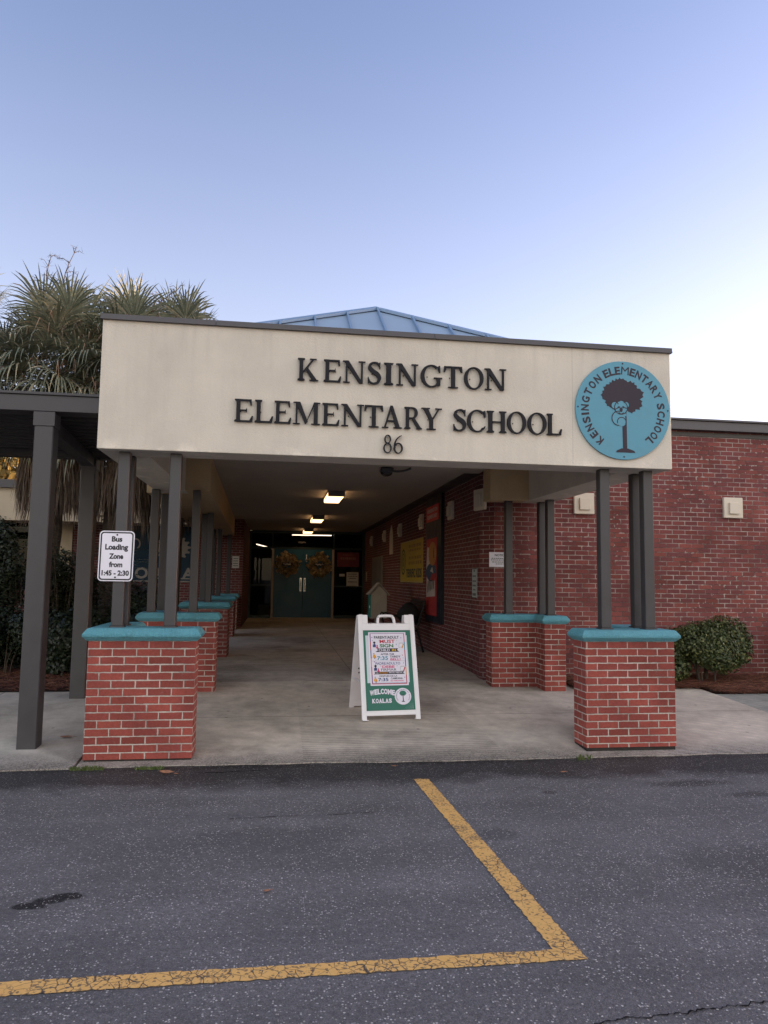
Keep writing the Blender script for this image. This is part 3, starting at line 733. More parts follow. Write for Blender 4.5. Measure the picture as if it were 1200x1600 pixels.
# crown of the tree: a leafy outline
pts = []
lob = [(-.02, .46, .17), (.16, .44, .14), (.30, .33, .12), (.28, .14, .12), (.18, .04, .09), (-.02, .14, .14), (-.20, .16, .12), (-.29, .28, .11), (-.22, .38, .13), (-.10, .44, .15)]
import math as _m
base_c = (.0, .28)
for k in range(90):
    a = k*2*math.pi/90; best = 0
    dx, dy = math.cos(a), math.sin(a)
    for lx, ly, lr in lob:
        ox, oy = lx-base_c[0], ly-base_c[1]; t = ox*dx+oy*dy; q = lr*lr-(ox*ox+oy*oy-t*t)
        if q > 0: best = max(best, t+math.sqrt(q))
    best = max(best, .22) * (1 + .05*(1 if k % 3 == 0 else -.4) + rr2.uniform(-.02, .02))
    pts.append(em(base_c[0]-.03+dx*best*1.08, base_c[1]+.01+dy*best*1.02))
m.poly(pts)
m.poly([em(-.03, .15, .4), em(-.02, -.78, .4), em(.07, -.78, .4), em(.065, .15, .4)])
m.poly([em(-.17, -.86, .8), em(.24, -.86, .8), em(.22, -.82, .8), em(.09, -.775, .8), em(-.05, -.775, .8), em(-.15, -.82, .8)])
m.build("tree_emblem", EMB, lg)
m = MB()
def ekf(pts, k, w_):
    c = [(p[0], p[1], w_) for p in pts]; _, L, Rr = ribbon(c); m.strip([em(a, b_, k) for a, b_ in L], [em(a, b_, k) for a, b_ in Rr])
m.m(BLUE)
for (u, v, r, k) in ((-.18, .09, .075, 2), (.06, .11, .065, 2), (-.05, .05, .135, 3), (-.10, -.17, .14, 2.2), (-.04, -.24, .09, 3)):
    m.poly([em(u+math.cos(a*.2618)*r, v+math.sin(a*.2618)*r, k) for a in range(24)])
m.poly([em(-.08, -.05, 2.6), em(.06, -.07, 2.6), (em(.06, -.12, 2.6)), em(-.08, -.12, 2.6)])
m.m(EMB)
def arc(u, v, r, a0, a1, k, w_=.009): ekf([(u+r*math.cos(R_(a0+(a1-a0)*i/14)), v+r*math.sin(R_(a0+(a1-a0)*i/14))) for i in range(15)], k, w_)
arc(-.18, .09, .078, 20, 330, 4); arc(.06, .11, .068, -140, 140, 4); arc(-.05, .05, .138, 100, 420, 5)
arc(-.10, -.17, .145, 80, 270, 4); arc(-.04, -.24, .092, -30, 200, 4)
for (u, v, r) in ((-.095, .055, .022), (-.005, .06, .022)): m.poly([em(u+math.cos(a*.52)*r, v+math.sin(a*.52)*r, 6) for a in range(12)])
m.poly([em(-.05+math.cos(a*.52)*.033, .005+math.sin(a*.52)*.05, 6) for a in range(12)])
arc(-.05, -.03, .05, 200, 340, 6)
m.build("koala_emblem", None, lg)
for (u, v) in ((0, .955), (0, -.945), (-.955, 0.03), (.955, 0.03)):
    m = MB(); m.disc((cx+u*rr_, -.027, cz+v*rr_), (1, 0, 0), (0, 0, 1), .008, 10, (0, .004, 0)); m.build("screw", EMB, lg)

# ------------------------------------------------------------------ brick piers
def cap_mesh(poly, z, ov=.045, parent=None):
    """cap following an outline polygon (ccw), bevelled above and below"""
    mb = MB(); n = len(poly)
    def offs(d):
        out = []
        for i in range(n):
            p0, p1, p2 = Vector(poly[i-1]), Vector(poly[i]), Vector(poly[(i+1) % n])
            e1 = (p1-p0).normalized(); e2 = (p2-p1).normalized()
            n1 = Vector((e1.y, -e1.x)); n2 = Vector((e2.y, -e2.x)); k = 1 + n1.dot(n2)
            out.append(p1 + (n1+n2)*(d/k))
        return out
    prof = [(-.004, 0), (.010, .0), (ov*.96, .036), (ov, .044), (ov, .054), (ov*.94, .062), (.012, .104), (.0, .108)]
    rings = []
    for d_, h in prof: rings.append([mb.vert((p.x, p.y, z+h)) for p in offs(d_)])
    for A, B in zip(rings, rings[1:]):
        for k in range(n): mb.face((A[k], A[(k+1) % n], B[(k+1) % n], B[k]))
    mb.face(rings[-1]); mb.face(rings[0][::-1])
    return mb.build("cap", TEAL, parent)
def pier(poly, z0, z1, label, uo, mat=BR_PIER, plinth=True):
    cxp = sum(p[0] for p in poly)/len(poly); cyp = sum(p[1] for p in poly)/len(poly)
    t = thing("brick_pier", label, "pier", (cxp, cyp, z0), group="brick piers with teal caps")
    mb = MB(); mb.uo = uo; n = len(poly)
    a = [mb.vert((p[0], p[1], z0)) for p in poly]; b_ = [mb.vert((p[0], p[1], z1)) for p in poly]
    for k in range(n): mb.face((a[k], a[(k+1) % n], b_[(k+1) % n], b_[k]))
    mb.face(b_)
    bev(mb.build("brick_body", mat, t), .004)
    if plinth:
        mp_ = MB(); q = [(p[0]-(-.008 if p[0] < cxp else .008), p[1]-(-.008 if p[1] < cyp else .008)) for p in poly]
        a = [mp_.vert((p[0], p[1], z0-.09)) for p in q]; b_ = [mp_.vert((p[0], p[1], z0)) for p in q]
        for k in range(n): mp_.face((a[k], a[(k+1) % n], b_[(k+1) % n], b_[k]))
        mp_.build("footing", plain("dark_footing", (.03, .028, .026), .9, .2, .3, 12, .5, 60), t)
    cap_mesh(poly, z1, .045, t)
    return t
H = 1.0155
T_ = .285; Wp = .904
def Lfl(x0, y0): return [(x0, y0), (x0+Wp, y0), (x0+Wp, y0+T_), (x0+T_, y0+T_), (x0+T_, y0+Wp), (x0, y0+Wp)]
def Lfr(x1, y0): return [(x1-Wp, y0), (x1, y0), (x1, y0+Wp), (x1-T_, y0+Wp), (x1-T_, y0+T_), (x1-Wp, y0+T_)]
XPL, XPR = .033, 5.440
pier(Lfl(XPL, .031), .012, H, "front left brick pier, with the bus sign column standing on it", (XPL+.0, H-15*.0677))
pier(Lfr(XPR, .031), .030, H, "front right brick pier, in front of the round bush", (XPR-Wp-.085, H-15*.0677))
pier([(4.527, 3.062), (5.148, 3.062), (5.148, 2.738), (5.440, 2.738), (5.440, 3.36), (4.527, 3.36)], .10, H, "stepped brick pier at the corridor corner, under the white notice", (4.527, H-15*.0677), plinth=False)
pier([(-.055, 2.90), (.885, 2.90), (.885, 3.185), (.23, 3.185), (.23, 3.80), (-.055, 3.80)], .10, H, "second brick pier of the left row, just behind the front left one", (-.055, H-15*.0677), plinth=False)
BR_P2 = brick("pier_brick_far", (.27, .070, .056), (.21, .054, .048), (.42, .38, .33), (.28, .25, .22))
pier([(.03, 6.25), (.805, 6.25), (.805, 6.9), (.03, 6.9)], .18, H+.02, "third brick pier of the left row", (.03, 0), BR_P2, plinth=False)
pier([(-.08, 10.55), (.665, 10.55), (.665, 11.2), (-.08, 11.2)], .2, H+.02, "fourth brick pier of the left row", (-.08, 0), BR_P2, plinth=False)
pier([(.1, 12.8), (.615, 12.8), (.615, 13.37), (.1, 13.37)], .2, H+.02, "rearmost brick pier, against the dark brick wall", (.1, 0), BR_P2, plinth=False)

# ------------------------------------------------------------------ columns
def column(cx_, cy_, z0, z1, label, s=.1):
    t = thing("steel_column", label, "column", (cx_, cy_, z0), group="dark steel columns of the canopy")
    mb = MB(); mb.box((cx_-s/2, cy_-s/2, z0+.012), (cx_+s/2, cy_+s/2, z1), .006); mb.build("shaft", COLM, t)
    mb = MB(); mb.box((cx_-s/2-.012, cy_-s/2-.012, z0), (cx_+s/2+.012, cy_+s/2+.012, z0+.0125)); mb.build("base_plate", COLM, t)
    return t
CT = H + .1085; CB = ZB + .0
for cx_, cy_, lab in ((.242, .175, "outer front column on the front left pier, holding the bus loading sign"),
                      (.692, .175, "inner front column on the front left pier, right of the bus sign"),
                      (.240, .40, "rear column on the front left pier, half hidden behind the bus sign column"),
                      (4.800, .175, "inner column on the front right pier, standing alone at its left side"),
                      (5.255, .175, "outer front column on the front right pier, rightmost of all"),
                      (5.255, .40, "rear column on the front right pier, just left of the rightmost column"),
                      (4.80, 3.20, "column on the stepped pier, crossing the white notice"),
                      (5.290, 2.90, "front column of the close pair on the stepped pier"),
                      (5.290, 3.22, "rear column of the close pair on the stepped pier"),
                      (.575, 3.04, "inner column on the second left pier"),
                      (.06, 3.04, "outer front column on the second left pier"),
                      (.10, 3.60, "outer rear column on the second left pier")):
    column(cx_, cy_, CT, CB, lab)
for cx_, cy_, lab in ((.455, 6.42, "right column on the third left pier"), (.33, 6.72, "left column on the third left pier"),
                      (.29, 10.72, "right column on the fourth left pier"), (.13, 10.95, "left column on the fourth left pier"), (.36, 13.0, "column on the rearmost left pier")):
    column(cx_, cy_, CT+.02, CB, lab)

# ------------------------------------------------------------------ bus sign
bs = thing("bus_loading_sign", "white bus loading zone sign with black border on the left column", "sign", (.215, .108, 1.75), 0)
SGNW = plain("sign_white", (.70, .70, .78), .35, .5, .04)
SGNK = plain("sign_black", (.014, .014, .022), .4, .4)
def rrect(x0, z0, x1, z1, r, n=6):
    out = []
    for (cx_, cz_, a0) in ((x1-r, z1-r, 0), (x0+r, z1-r, 90), (x0+r, z0+r, 180), (x1-r, z0+r, 270)):
        for k in range(n+1): out.append((cx_+r*math.cos(R_(a0+90*k/n)), cz_+r*math.sin(R_(a0+90*k/n))))
    return out[::-1]
tl = .010   # the sign leans a touch
def bsf(u, v, y=.108): return (.215 + u + v*tl, y, 1.750 + v - u*.004)
m = MB(); m.m(SGNW); m.prism([bsf(u, v) for u, v in rrect(-.149, -.222, .149, .222, .036)], (0, .003, 0)); m.build("panel", SGNW, bs)
m = MB(); o1 = rrect(-.140, -.213, .140, .213, .029); o2 = rrect(-.128, -.201, .128, .201, .020)
o1.append(o1[0]); o2.append(o2[0]); m.strip([bsf(u, v, .1072) for u, v in o1], [bsf(u, v, .1072) for u, v in o2]); m.build("border", SGNK, bs)
m = MB()
for st, v, wd, ht in (("Bus", .150, .090, .049), ("Loading", .072, .195, .066), ("Zone", -.002, .121, .049), ("from", -.075, .114, .049), ("1:45 - 2:30", -.150, .232, .048)):
    dv = 0
    m = MB(); text_box(m, st, lambda a, b_: bsf(a, b_, .1070), 0, v + dv, wd, ht, .042); m.build("text_line", SGNK, bs)
for v in (.187, -.188):
    m = MB(); c = bsf(0, v, .105); m.disc(c, (1, 0, 0), (0, 0, 1), .008, 12, (0, .004, 0)); m.build("bolt", SGNK, bs)
for z_ in (1.93, 1.60):
    m = MB(); m.box((.205, .1112, z_), (.225, .126, z_+.015)); m.build("spacer", COLM, bs)

# ------------------------------------------------------------------ school buildings
sb = thing("school_building", "long red brick school wing with dark metal eave right of the entrance", "building", (12, 3.6, .1))
Xw, Yw, ch_ = 4.538, 3.543, .162
m = MB(); m.uo = (.03, H-15*.0677)
def wallq(mb, a, b_, z0, z1): mb.poly([(a[0], a[1], z0), (b_[0], b_[1], z0), (b_[0], b_[1], z1), (a[0], a[1], z1)])
wallq(m, (Xw+ch_, Yw), (62, Yw), -.1, 3.885)  # wall run on far out of view to block the low sun
wallq(m, (62, Yw), (62, 22), -.1, 3.885)
m.build("front_wall", BR_WALL, sb)
m = MB(); m.uo = (.03, H-15*.0677)
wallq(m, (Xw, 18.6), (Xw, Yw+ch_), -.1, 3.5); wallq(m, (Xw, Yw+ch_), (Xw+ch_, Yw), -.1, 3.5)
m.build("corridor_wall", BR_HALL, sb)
m = MB(); m.box((5.4425, 3.435, 3.880), (62.1, 3.56, 4.015)); m.box((5.4425, 3.40, 4.0155), (62.1, 3.6, 4.045)); bev(m.build("eave_fascia", COPING, sb), .004)
m = MB(); m.box((4.72, 3.565, 3.86), (62, 22, 3.98)); m.box((5.45, 3.53, 3.80), (62.1, 3.542, 3.86)); m.build("roof_deck", BRONZE, sb)  # thin second box: dark strip standing in for the eave's shade on the brick
m = MB(); m.box((4.30, 3.72, 3.128), (4.5375, 18, 3.139)); m.build("wall_trim", BRONZE, sb)
# hipped blue metal roof
BLR = plain("blue_roof_panel", (.26, .35, .46), .35, .5, .06, 1.5)
BLT = plain("blue_roof_trim", (.16, .25, .38), .35, .5, .06, 1.5)
ap = Vector((3.503, 8.0, 7.155)); tt, kk, run = .70, .60, 2.2
def hip(sx, sy, q): return Vector((ap.x + sx*q/kk, ap.y + sy*q, ap.z - tt*q))
rf = thing("blue_metal_roof", "low hipped blue metal roof with standing seams peeking over the canopy", "roof", (ap.x, ap.y, 3.9))
m = MB()
cor = [hip(-1, -1, run), hip(1, -1, run), hip(1, 1, run), hip(-1, 1, run)]
for k in range(4): m.poly([tuple(cor[k]), tuple(cor[(k+1) % 4]), tuple(ap)])
m.build("roof_panels", BLR, rf)
m = MB()
for i in range(-7, 8):
    if i == 0: x0 = ap.x
    x0 = ap.x + .02 + i*.655
    q0 = abs(x0-ap.x)*kk + .05
    if q0 < run:
        a = Vector((x0, ap.y-q0, ap.z-tt*q0)); b_ = Vector((x0, ap.y-run, ap.z-tt*run)); nn = Vector((0, -tt, 1)).normalized()*.07; sx = Vector((.018, 0, 0))
        m.prism([tuple(a-sx), tuple(b_-sx), tuple(b_-sx+nn), tuple(a-sx+nn)], tuple(sx*2))
m.build("standing_seams", BLT, rf)
for sx in (-1, 1):
    for sy in (-1, 1):
        m = MB(); a = ap + Vector((0, 0, .06)); b_ = hip(sx, sy, run) + Vector((0, 0, .06))
        dirv = (b_-a).normalized(); side = dirv.cross(Vector((0, 0, 1))).normalized()*.13
        dn = Vector((0, 0, -.10))
        m.prism([tuple(a-side+dn*.6), tuple(b_-side+dn*.6), tuple(b_), tuple(a)], (0, 0, -.05)); m.prism([tuple(a), tuple(b_), tuple(b_+side+dn*.6), tuple(a+side+dn*.6)], (0, 0, -.05))
        m.build("hip_cap", BLT, rf)
m = MB(); zz = ap.z-tt*run
m.box((cor[0].x+.25, cor[0].y+.25, 3.7), (cor[2].x-.25, cor[2].y-.25, zz+.02)); m.build("roof_drum", BRONZE, rf)

# left wing
lw = thing("classroom_wing", "low cream banded classroom wing behind the palms at left", "building", (-6, 13.6, .1))
m = MB(); m.uo = (0, H-15*.0677); m.box((-22, 13.5, -.1), (.70, 13.8, 3.4)); m.box((.40, 13.8005, -.1), (.70, 18.2, 3.13)); m.build("brick_wall", BR_HALL, lw)
m = MB(); m.box((-22, 12.2, 2.885), (-.30, 12.5, 3.67)); m.box((-22, 12.5, 2.90), (-.30, 13.499, 2.95)); m.build("eave_band", stucco("eave_cream", (.58, .49, .36), .08), lw)
m = MB(); m.box((-22, 12.12, 3.671), (-.26, 13.9, 3.87)); m.build("eave_coping", COPING, lw)
m = MB(); m.box((-22, 13.485, 1.2), (-4.61, 13.4995, 2.9)); m.build("window_band", glassmat("dark_glass", alpha=.05), lw)
m = MB(); m.box((-4.6, 13.47, .9), (-3.7, 13.4995, 2.9)); m.build("wall_panel", stucco("eave_cream", (.58, .49, .36), .08), lw)
for z, x0, x1 in ((3.34, -2.53, -2.39), (3.21, -2.53, -2.39), (3.02, -2.76, -2.39), (2.93+.0, -2.70, -2.39)):
    m = MB(); m.box((x0, 12.18, z), (x1, 12.199, z+.03)); m.build("raised_stroke", BLACK, lw)
# mural
mu = thing("mural_panel", "dark blue mural with a pale tree and the word KOALA", "mural", (-1.6, 13.48, 1.44))
MBL = plain("mural_blue", (.009, .034, .060), .6, .3, .15, 3); MWH = plain("mural_cream", (.30, .27, .24), .7, .3, .1)
m = MB(); m.box((-2.95, 13.47, 1.46), (-.55, 13.4985, 2.93)); m.build("panel", MBL, mu)
m = MB(); m.box((-2.97, 13.462, 1.43), (-.53, 13.4985, 1.4595)); m.build("ledge", MWH, mu)
def mf(u, v, y=13.467): return (u, y, v)
m = MB()
for i, chh in enumerate("KOALA"):
    text_box(m, chh, lambda a, b_: mf(a, b_), -2.32+i*.40, 1.655, .33, .30, .03)
for i, chh in enumerate("KOALA"):   # slab feet
    if chh in "KAL":
        m.poly([mf(-2.32+i*.40-.19, 1.503, 13.4665), mf(-2.32+i*.40+.19, 1.503, 13.4665), mf(-2.32+i*.40+.19, 1.535, 13.4665), mf(-2.32+i*.40-.19, 1.535, 13.4665)])
m.build("lettering", MWH, mu)
m = MB(); pts = []
for k in range(60):
    a = k*2*math.pi/60; r = .36*(1+.13*(1 if k % 4 < 2 else -.5)); pts.append(mf(-1.14+math.cos(a)*r*1.15, 2.33+math.sin(a)*r*.85))
m.poly(pts); m.poly([mf(-1.20, 1.80, 13.4662), mf(-1.04, 1.80, 13.4662), mf(-1.08, 2.3, 13.4662), mf(-1.16, 2.3, 13.4662)])
m.build("tree_figure", MWH, mu)
m = MB(); pts = ring_pts(-2.1, 2.42, .13, .15, 20, -60, 200); p2 = ring_pts(-2.1, 2.42, .09, .11, 20, -60, 200)
m.strip([mf(*p) for p in pts], [mf(*p) for p in p2]); m.build("curl_figure", MWH, mu)

# ------------------------------------------------------------------ corridor end: doors and glazing
FRM = plain("dark_teal_frame", (.012, .030, .034), .4, .4)
DOOR = plain("teal_door", (.005, .080, .145), .4, .45, .1, 2)
JAMB = plain("cream_jamb", (.40, .34, .28), .5, .4, .08)
GL = glassmat("door_glass", alpha=.30)
STEEL = plain("steel", (.55, .54, .52), .25, .5, .05, metal=.9)
st_ = thing("entrance_storefront", "teal double doors with dark glazed sides at the end of the corridor", "entrance", (2.46, 18, .25))
z0 = .256
m = MB()
m.box((.69, 17.96, z0), (.76, 18.06, 3.125)); m.box((4.45, 17.96, z0), (4.535, 18.06, 3.125))
m.box((.7605, 17.962, 3.06), (4.4495, 18.058, 3.139)); m.box((.7605, 17.962, 2.54), (4.4495, 18.058, 2.60))
m.box((.7605, 17.962, z0), (1.43, 18.058, z0+.10)); m.box((3.51, 17.962, z0), (4.4495, 18.058, z0+.10)); m.box((.7605, 17.964, 1.30), (1.43, 18.056, 1.36)); m.box((3.51, 17.964, 1.30), (4.4495, 18.056, 1.34))
m.box((1.43, 17.961, 2.6005), (1.47, 18.057, 3.0595)); m.box((3.47, 17.961, 2.6005), (3.51, 18.057, 3.0595))
m.build("frame", FRM, st_)
for a in (1.435, 3.43):
    m = MB(); m.box((a, 17.93, z0), (a+.07, 18.06, 2.5395)); m.build("jamb", JAMB, st_)
m = MB(); m.box((1.506, 17.93, z0-.01), (3.429, 18.05, z0+.02)); m.build("threshold", JAMB, st_)
for a, b_, hx in ((1.508, 2.462, 2.40), (2.470, 3.427, 2.53)):
    m = MB(); m.box((a, 17.975, z0+.022), (b_, 18.02, 2.535)); dr = bev(m.build("door", DOOR, st_), .004)
    m = MB(); m.tube([(hx, 17.92, 1.18), (hx, 17.90, 1.2), (hx, 17.90, 1.52), (hx, 17.92, 1.54)], .012, 8); m.box((hx-.03, 17.966, 1.14), (hx+.03, 17.9745, 1.58)); m.box((hx-.012, 17.915, 1.18), (hx+.012, 17.966, 1.2)); m.box((hx-.012, 17.915, 1.52), (hx+.012, 17.966, 1.54)); m.build("handle", STEEL, dr)
m = MB(); m.box((2.56, 17.968, 2.12), (2.59, 17.9745, 2.36)); m.build("latch_plate", STEEL, st_)
m = MB()
m.poly([(.76, 18.01, z0+.1), (1.43, 18.01, z0+.1), (1.43, 18.01, 2.54), (.76, 18.01, 2.54)])
m.poly([(3.51, 18.01, z0+.1), (4.45, 18.01, z0+.1), (4.45, 18.01, 2.54), (3.51, 18.01, 2.54)])
m.poly([(.76, 18.01, 2.6), (4.45, 18.01, 2.6), (4.45, 18.01, 3.06), (.76, 18.01, 3.06)])
m.build("glass", GL, st_)
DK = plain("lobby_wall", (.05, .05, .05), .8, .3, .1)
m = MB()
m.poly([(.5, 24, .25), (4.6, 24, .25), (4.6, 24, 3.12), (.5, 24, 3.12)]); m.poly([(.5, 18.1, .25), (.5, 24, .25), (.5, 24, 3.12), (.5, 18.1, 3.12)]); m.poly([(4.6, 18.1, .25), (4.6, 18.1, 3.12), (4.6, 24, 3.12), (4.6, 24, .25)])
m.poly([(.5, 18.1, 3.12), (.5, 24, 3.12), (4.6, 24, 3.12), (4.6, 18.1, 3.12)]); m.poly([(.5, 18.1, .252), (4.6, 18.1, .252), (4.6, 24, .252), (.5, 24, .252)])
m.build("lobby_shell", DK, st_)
TUBE = emit("tube_light", (1.0, .78, .55), 2.2)
for (a, b_, lab) in (((2.10, 18.9, 3.06), (3.45, 18.75, 3.06), "thin tube light seen through the glass above the doors"), ((.90, 18.6, 2.70), (1.42, 18.9, 2.585), "slanted tube light seen through the left glass pane")):
    m = MB(); m.tube([a, b_], .016, 8); tag(m.build("tube_light", TUBE), lab, "light")
# boxes stacked inside behind the left glass
t = thing("stacked_boxes", "pale boxes stacked inside behind the left glass pane", "boxes", (1.22, 18.5, .26)); CARD = plain("pale_card", (.35, .32, .30), .8, .3)
m = MB(); m.box((1.0, 18.3, .26), (1.40, 18.7, .46), .008); m.build("box", CARD, t)
m = MB(); m.box((1.02, 18.32, .462), (1.40, 18.68, .66), .008); m.build("box", CARD, t)

# wreaths
BURL = leafmat("burlap", [(0, (.20, .155, .085)), (.5, (.36, .285, .165)), (1, (.52, .42, .27))], .9, .1)
def wreath(cx_, cz_, label, seed):
    t = thing("door_wreath", label, "wreath", (cx_, 17.96, cz_), group="burlap wreaths on the doors")
    r = random.Random(seed); mb = MB()
    for k in range(190):
        a = r.uniform(0, 6.283); q = r.gauss(.265, .065); c = Vector((cx_+math.cos(a)*q, 17.915+r.uniform(-.05, .03), cz_+math.sin(a)*q))
        u = Vector((r.uniform(-1, 1), r.uniform(-.6, .6), r.uniform(-1, 1))).normalized()*r.uniform(.04, .075); v = u.cross(Vector((r.uniform(-.3, .3), -1, r.uniform(-.3, .3)))).normalized()*r.uniform(.035, .055)
        n_ = u.cross(v).normalized()*.03
        L = [tuple(c+u*math.cos(x)+n_*math.sin(x)*1.2-v) for x in (0, .8, 1.6, 2.4, 3.1)]; Rr = [tuple(c+u*math.cos(x)+n_*math.sin(x)*1.2+v) for x in (0, .8, 1.6, 2.4, 3.1)]
        mb.strip(L, Rr)
    mb.build("burlap_loops", BURL, t)
    mb = MB(); mb.box((cx_-.17, 17.845, cz_-.055), (cx_+.17, 17.86, cz_+.055), .01); pl_ = mb.build("name_plate", BLACK, t)
    mb = MB()
    c = [(cx_-.13+.26*k/40, cz_+.022*math.sin(k*.95)+.012*math.sin(k*.4), .005) for k in range(41)]
    _, L, Rr = ribbon(c); mb.strip([(a, 17.8435, b_) for a, b_ in L], [(a, 17.8435, b_) for a, b_ in Rr]); mb.build("script_stroke", WHITE, pl_)
    return t
wreath(1.937, 2.03, "round burlap wreath on the left teal door", 1)
wreath(3.005, 2.03, "round burlap wreath on the right teal door", 2)

def flat_sign(name, label, cat, plane, a, b_, mat, lines=(), lmat=None, thick=.006, frame=None, bold=.012, group=None):
    """plane 'Y': faces -Y at y; plane 'X': faces -X at x. a=(h0,z0) b=(h1,z1) with h measured left to right as seen"""
    ax, val = plane; h0, z0_ = a; h1, z1_ = b_
    def P(h, z, k=0.0):
        if ax == 'Y': return (h, val - thick - k, z)
        return (val - thick - k, h, z)
    dvec = (0, thick, 0) if ax == 'Y' else (thick, 0, 0)
    t = thing(name, label, cat, P((h0+h1)/2, z0_, -thick), group=group)
    mb = MB(); mb.prism([P(h0, z0_), P(h1, z0_), P(h1, z1_), P(h0, z1_)], dvec); mb.build("panel", mat, t)
    if frame:
        fr_m, fw_ = frame; mb = MB(); s_ = 1 if h1 > h0 else -1
        for (p0, q0, p1, q1) in ((h0, z0_, h1, z0_+fw_), (h0, z1_-fw_, h1, z1_), (h0, z0_+fw_, h0+s_*fw_, z1_-fw_), (h1-s_*fw_, z0_+fw_, h1, z1_-fw_)):
            mb.poly([P(p0, q0, .0012), P(p1, q0, .0012), P(p1, q1, .0012), P(p0, q1, .0012)])
        mb.build("border", fr_m, t)
    if lines:
        for (st, fu, fv, fw2, fh) in lines:
            mb = MB()
            if st is None:      # an illegible row of print: short dashes
                r = random.Random(int(fu*1000+fv*977)); u = fu - fw2/2
                while u < fu+fw2/2:
                    l = r.uniform(.03, .09); e = min(u+l, fu+fw2/2)
                    pts = [(u, fv-fh/2), (e, fv-fh/2), (e, fv+fh/2), (u, fv+fh/2)]
                    mb.poly([P(h0+(h1-h0)*x, z0_+(z1_-z0_)*y, .0022) for x, y in pts]); u = e + r.uniform(.015, .03)
            else: text_box(mb, st, lambda x, y: P(h0+(h1-h0)*x, z0_+(z1_-z0_)*y, .0022), fu, fv, fw2, fh, bold)
            mb.build("text_line", lmat or SGNK, t)
    return t
PAPER = plain("sign_paper", (.55, .53, .50), .7, .3, .06)
flat_sign("notice_sign", "small white NOTICE sign on the brick wall behind the corridor column", "sign", ('Y', Yw), (4.627, 1.775), (4.95, 1.985), SGNW, [("NOTICE", .5, .80, .5, .16), (None, .5, .58, .8, .05), (None, .5, .47, .84, .05), (None, .5, .33, .74, .05), (None, .5, .20, .4, .05)], bold=.02)
SG2 = plain("sign_grey", (.42, .45, .45), .5, .4, .05); SG2K = plain("sign_green_black", (.05, .06, .06), .5, .3)
flat_sign("tall_wall_sign", "narrow grey sign with stacked dark lines near the corridor corner", "sign", ('X', Xw), (4.13, 1.318), (3.86, 1.755), SG2, [(None, .5, .92, .3, .07), (None, .5, .74, .7, .06), (None, .5, .57, .7, .06), (None, .5, .42, .7, .06), (None, .5, .28, .5, .05), (None, .5, .12, .7, .09)], SG2K, frame=(SG2K, .012))
# yellow banner
YB = plain("yellow_banner", (.42, .30, .045), .6, .3, .08); YBT = plain("banner_navy", (.02, .045, .06), .6, .3)
yb_ = flat_sign("yellow_banner", "yellow TERRIFIC KIDS banner on the corridor brick wall", "banner", ('X', Xw), (10.65, 1.515), (7.92, 2.44), YB, [("TERRIFIC KIDS", .62, .22, .66, .21)], YBT, frame=(plain("banner_edge", (.40, .33, .16), .6, .3), .02), bold=.03)
m = MB(); cyb, czb = 10.25, 1.98
for r0, r1 in ((.30, .25), (.20, .17)):
    A = [(Xw-.0085, cyb+math.cos(k*.1745)*r0, czb+math.sin(k*.1745)*r0) for k in range(37)]; B = [(Xw-.0085, cyb+math.cos(k*.1745)*r1, czb+math.sin(k*.1745)*r1) for k in range(37)]
    m.strip(A, B)
text_box(m, "K", lambda x, y: (Xw-.0087, cyb-x, czb+y), 0, 0, .17, .22, .04)
m.build("ring_emblem", plain("banner_green", (.02, .075, .035), .6, .3), yb_)
m = MB(); YBF = plain("banner_faint", (.24, .16, .05), .6, .3)
r = random.Random(9)
for fv, fh in ((.86, .07), (.76, .05), (.58, .07), (.46, .07)):
    u = .40; m = MB()
    while u < .9:
        e = u + r.uniform(.03, .08); m.poly([(Xw-.0084, 10.65+(7.92-10.65)*x, 1.515+.925*y) for x, y in ((u, fv-fh/2), (e, fv-fh/2), (e, fv+fh/2), (u, fv+fh/2))]); u = e + .025
    m.build("faint_print", YBF, yb_)
# tall banner with backing board
tb = thing("tall_banner", "tall dark banner board with red sign and painted figures on the corridor wall", "banner", (Xw-.06, 6.7, .88))
NAVY = plain("banner_board", (.010, .012, .022), .5, .3); REDB = plain("banner_red", (.30, .028, .030), .6, .3, .2, 3); ORG = plain("banner_tan", (.34, .17, .06), .6, .3); WHT = plain("banner_white", (.45, .42, .42), .6, .3); BLUB = plain("banner_blue", (.03, .07, .13), .6, .3)
xb_ = Xw-.06
m = MB(); m.box((xb_, 6.02, .80), (Xw-.001, 7.36, 3.125)); m.build("backing_board", NAVY, tb)
def tf(f, v, k=1): return (xb_-.0015*k, 7.30-f*1.10, v)
m = MB()
m.m(REDB); m.poly([tf(0, .92), tf(.86, .92), tf(.86, 2.35), tf(0, 2.35)])
m.m(plain("banner_dusk", (.035, .030, .045), .6, .3)); m.poly([tf(0, 2.352), tf(.86, 2.352), tf(.86, 2.62), tf(0, 2.62)])
m.m(WHT); m.poly([tf(.02, 1.25, 2), tf(.74, 1.28, 2), tf(.72, 1.62, 2), tf(.05, 1.66, 2)]); m.poly([tf(.0, 1.78, 2), tf(.5, 1.80, 2), tf(.5, 2.16, 2), tf(.08, 2.2, 2)])
m.m(BLUB); m.poly([tf(.42+math.cos(k*.3)*.42, 1.72+math.sin(k*.3)*.17, 3) for k in range(21)])
m.m(ORG); m.poly([tf(.52+math.cos(k*.3)*.32, 2.06+math.sin(k*.3)*.22, 4) for k in range(21)])
m.m(WHT); m.poly([tf(.36, 1.74, 5), tf(.62, 1.70, 5), tf(.52, 1.82, 5)])
m.m(REDB); m.poly([tf(.36, 1.58, 5), tf(.72, 1.56, 5), tf(.74, 1.70, 5), tf(.46, 1.68, 5)])
m.m(NAVY)
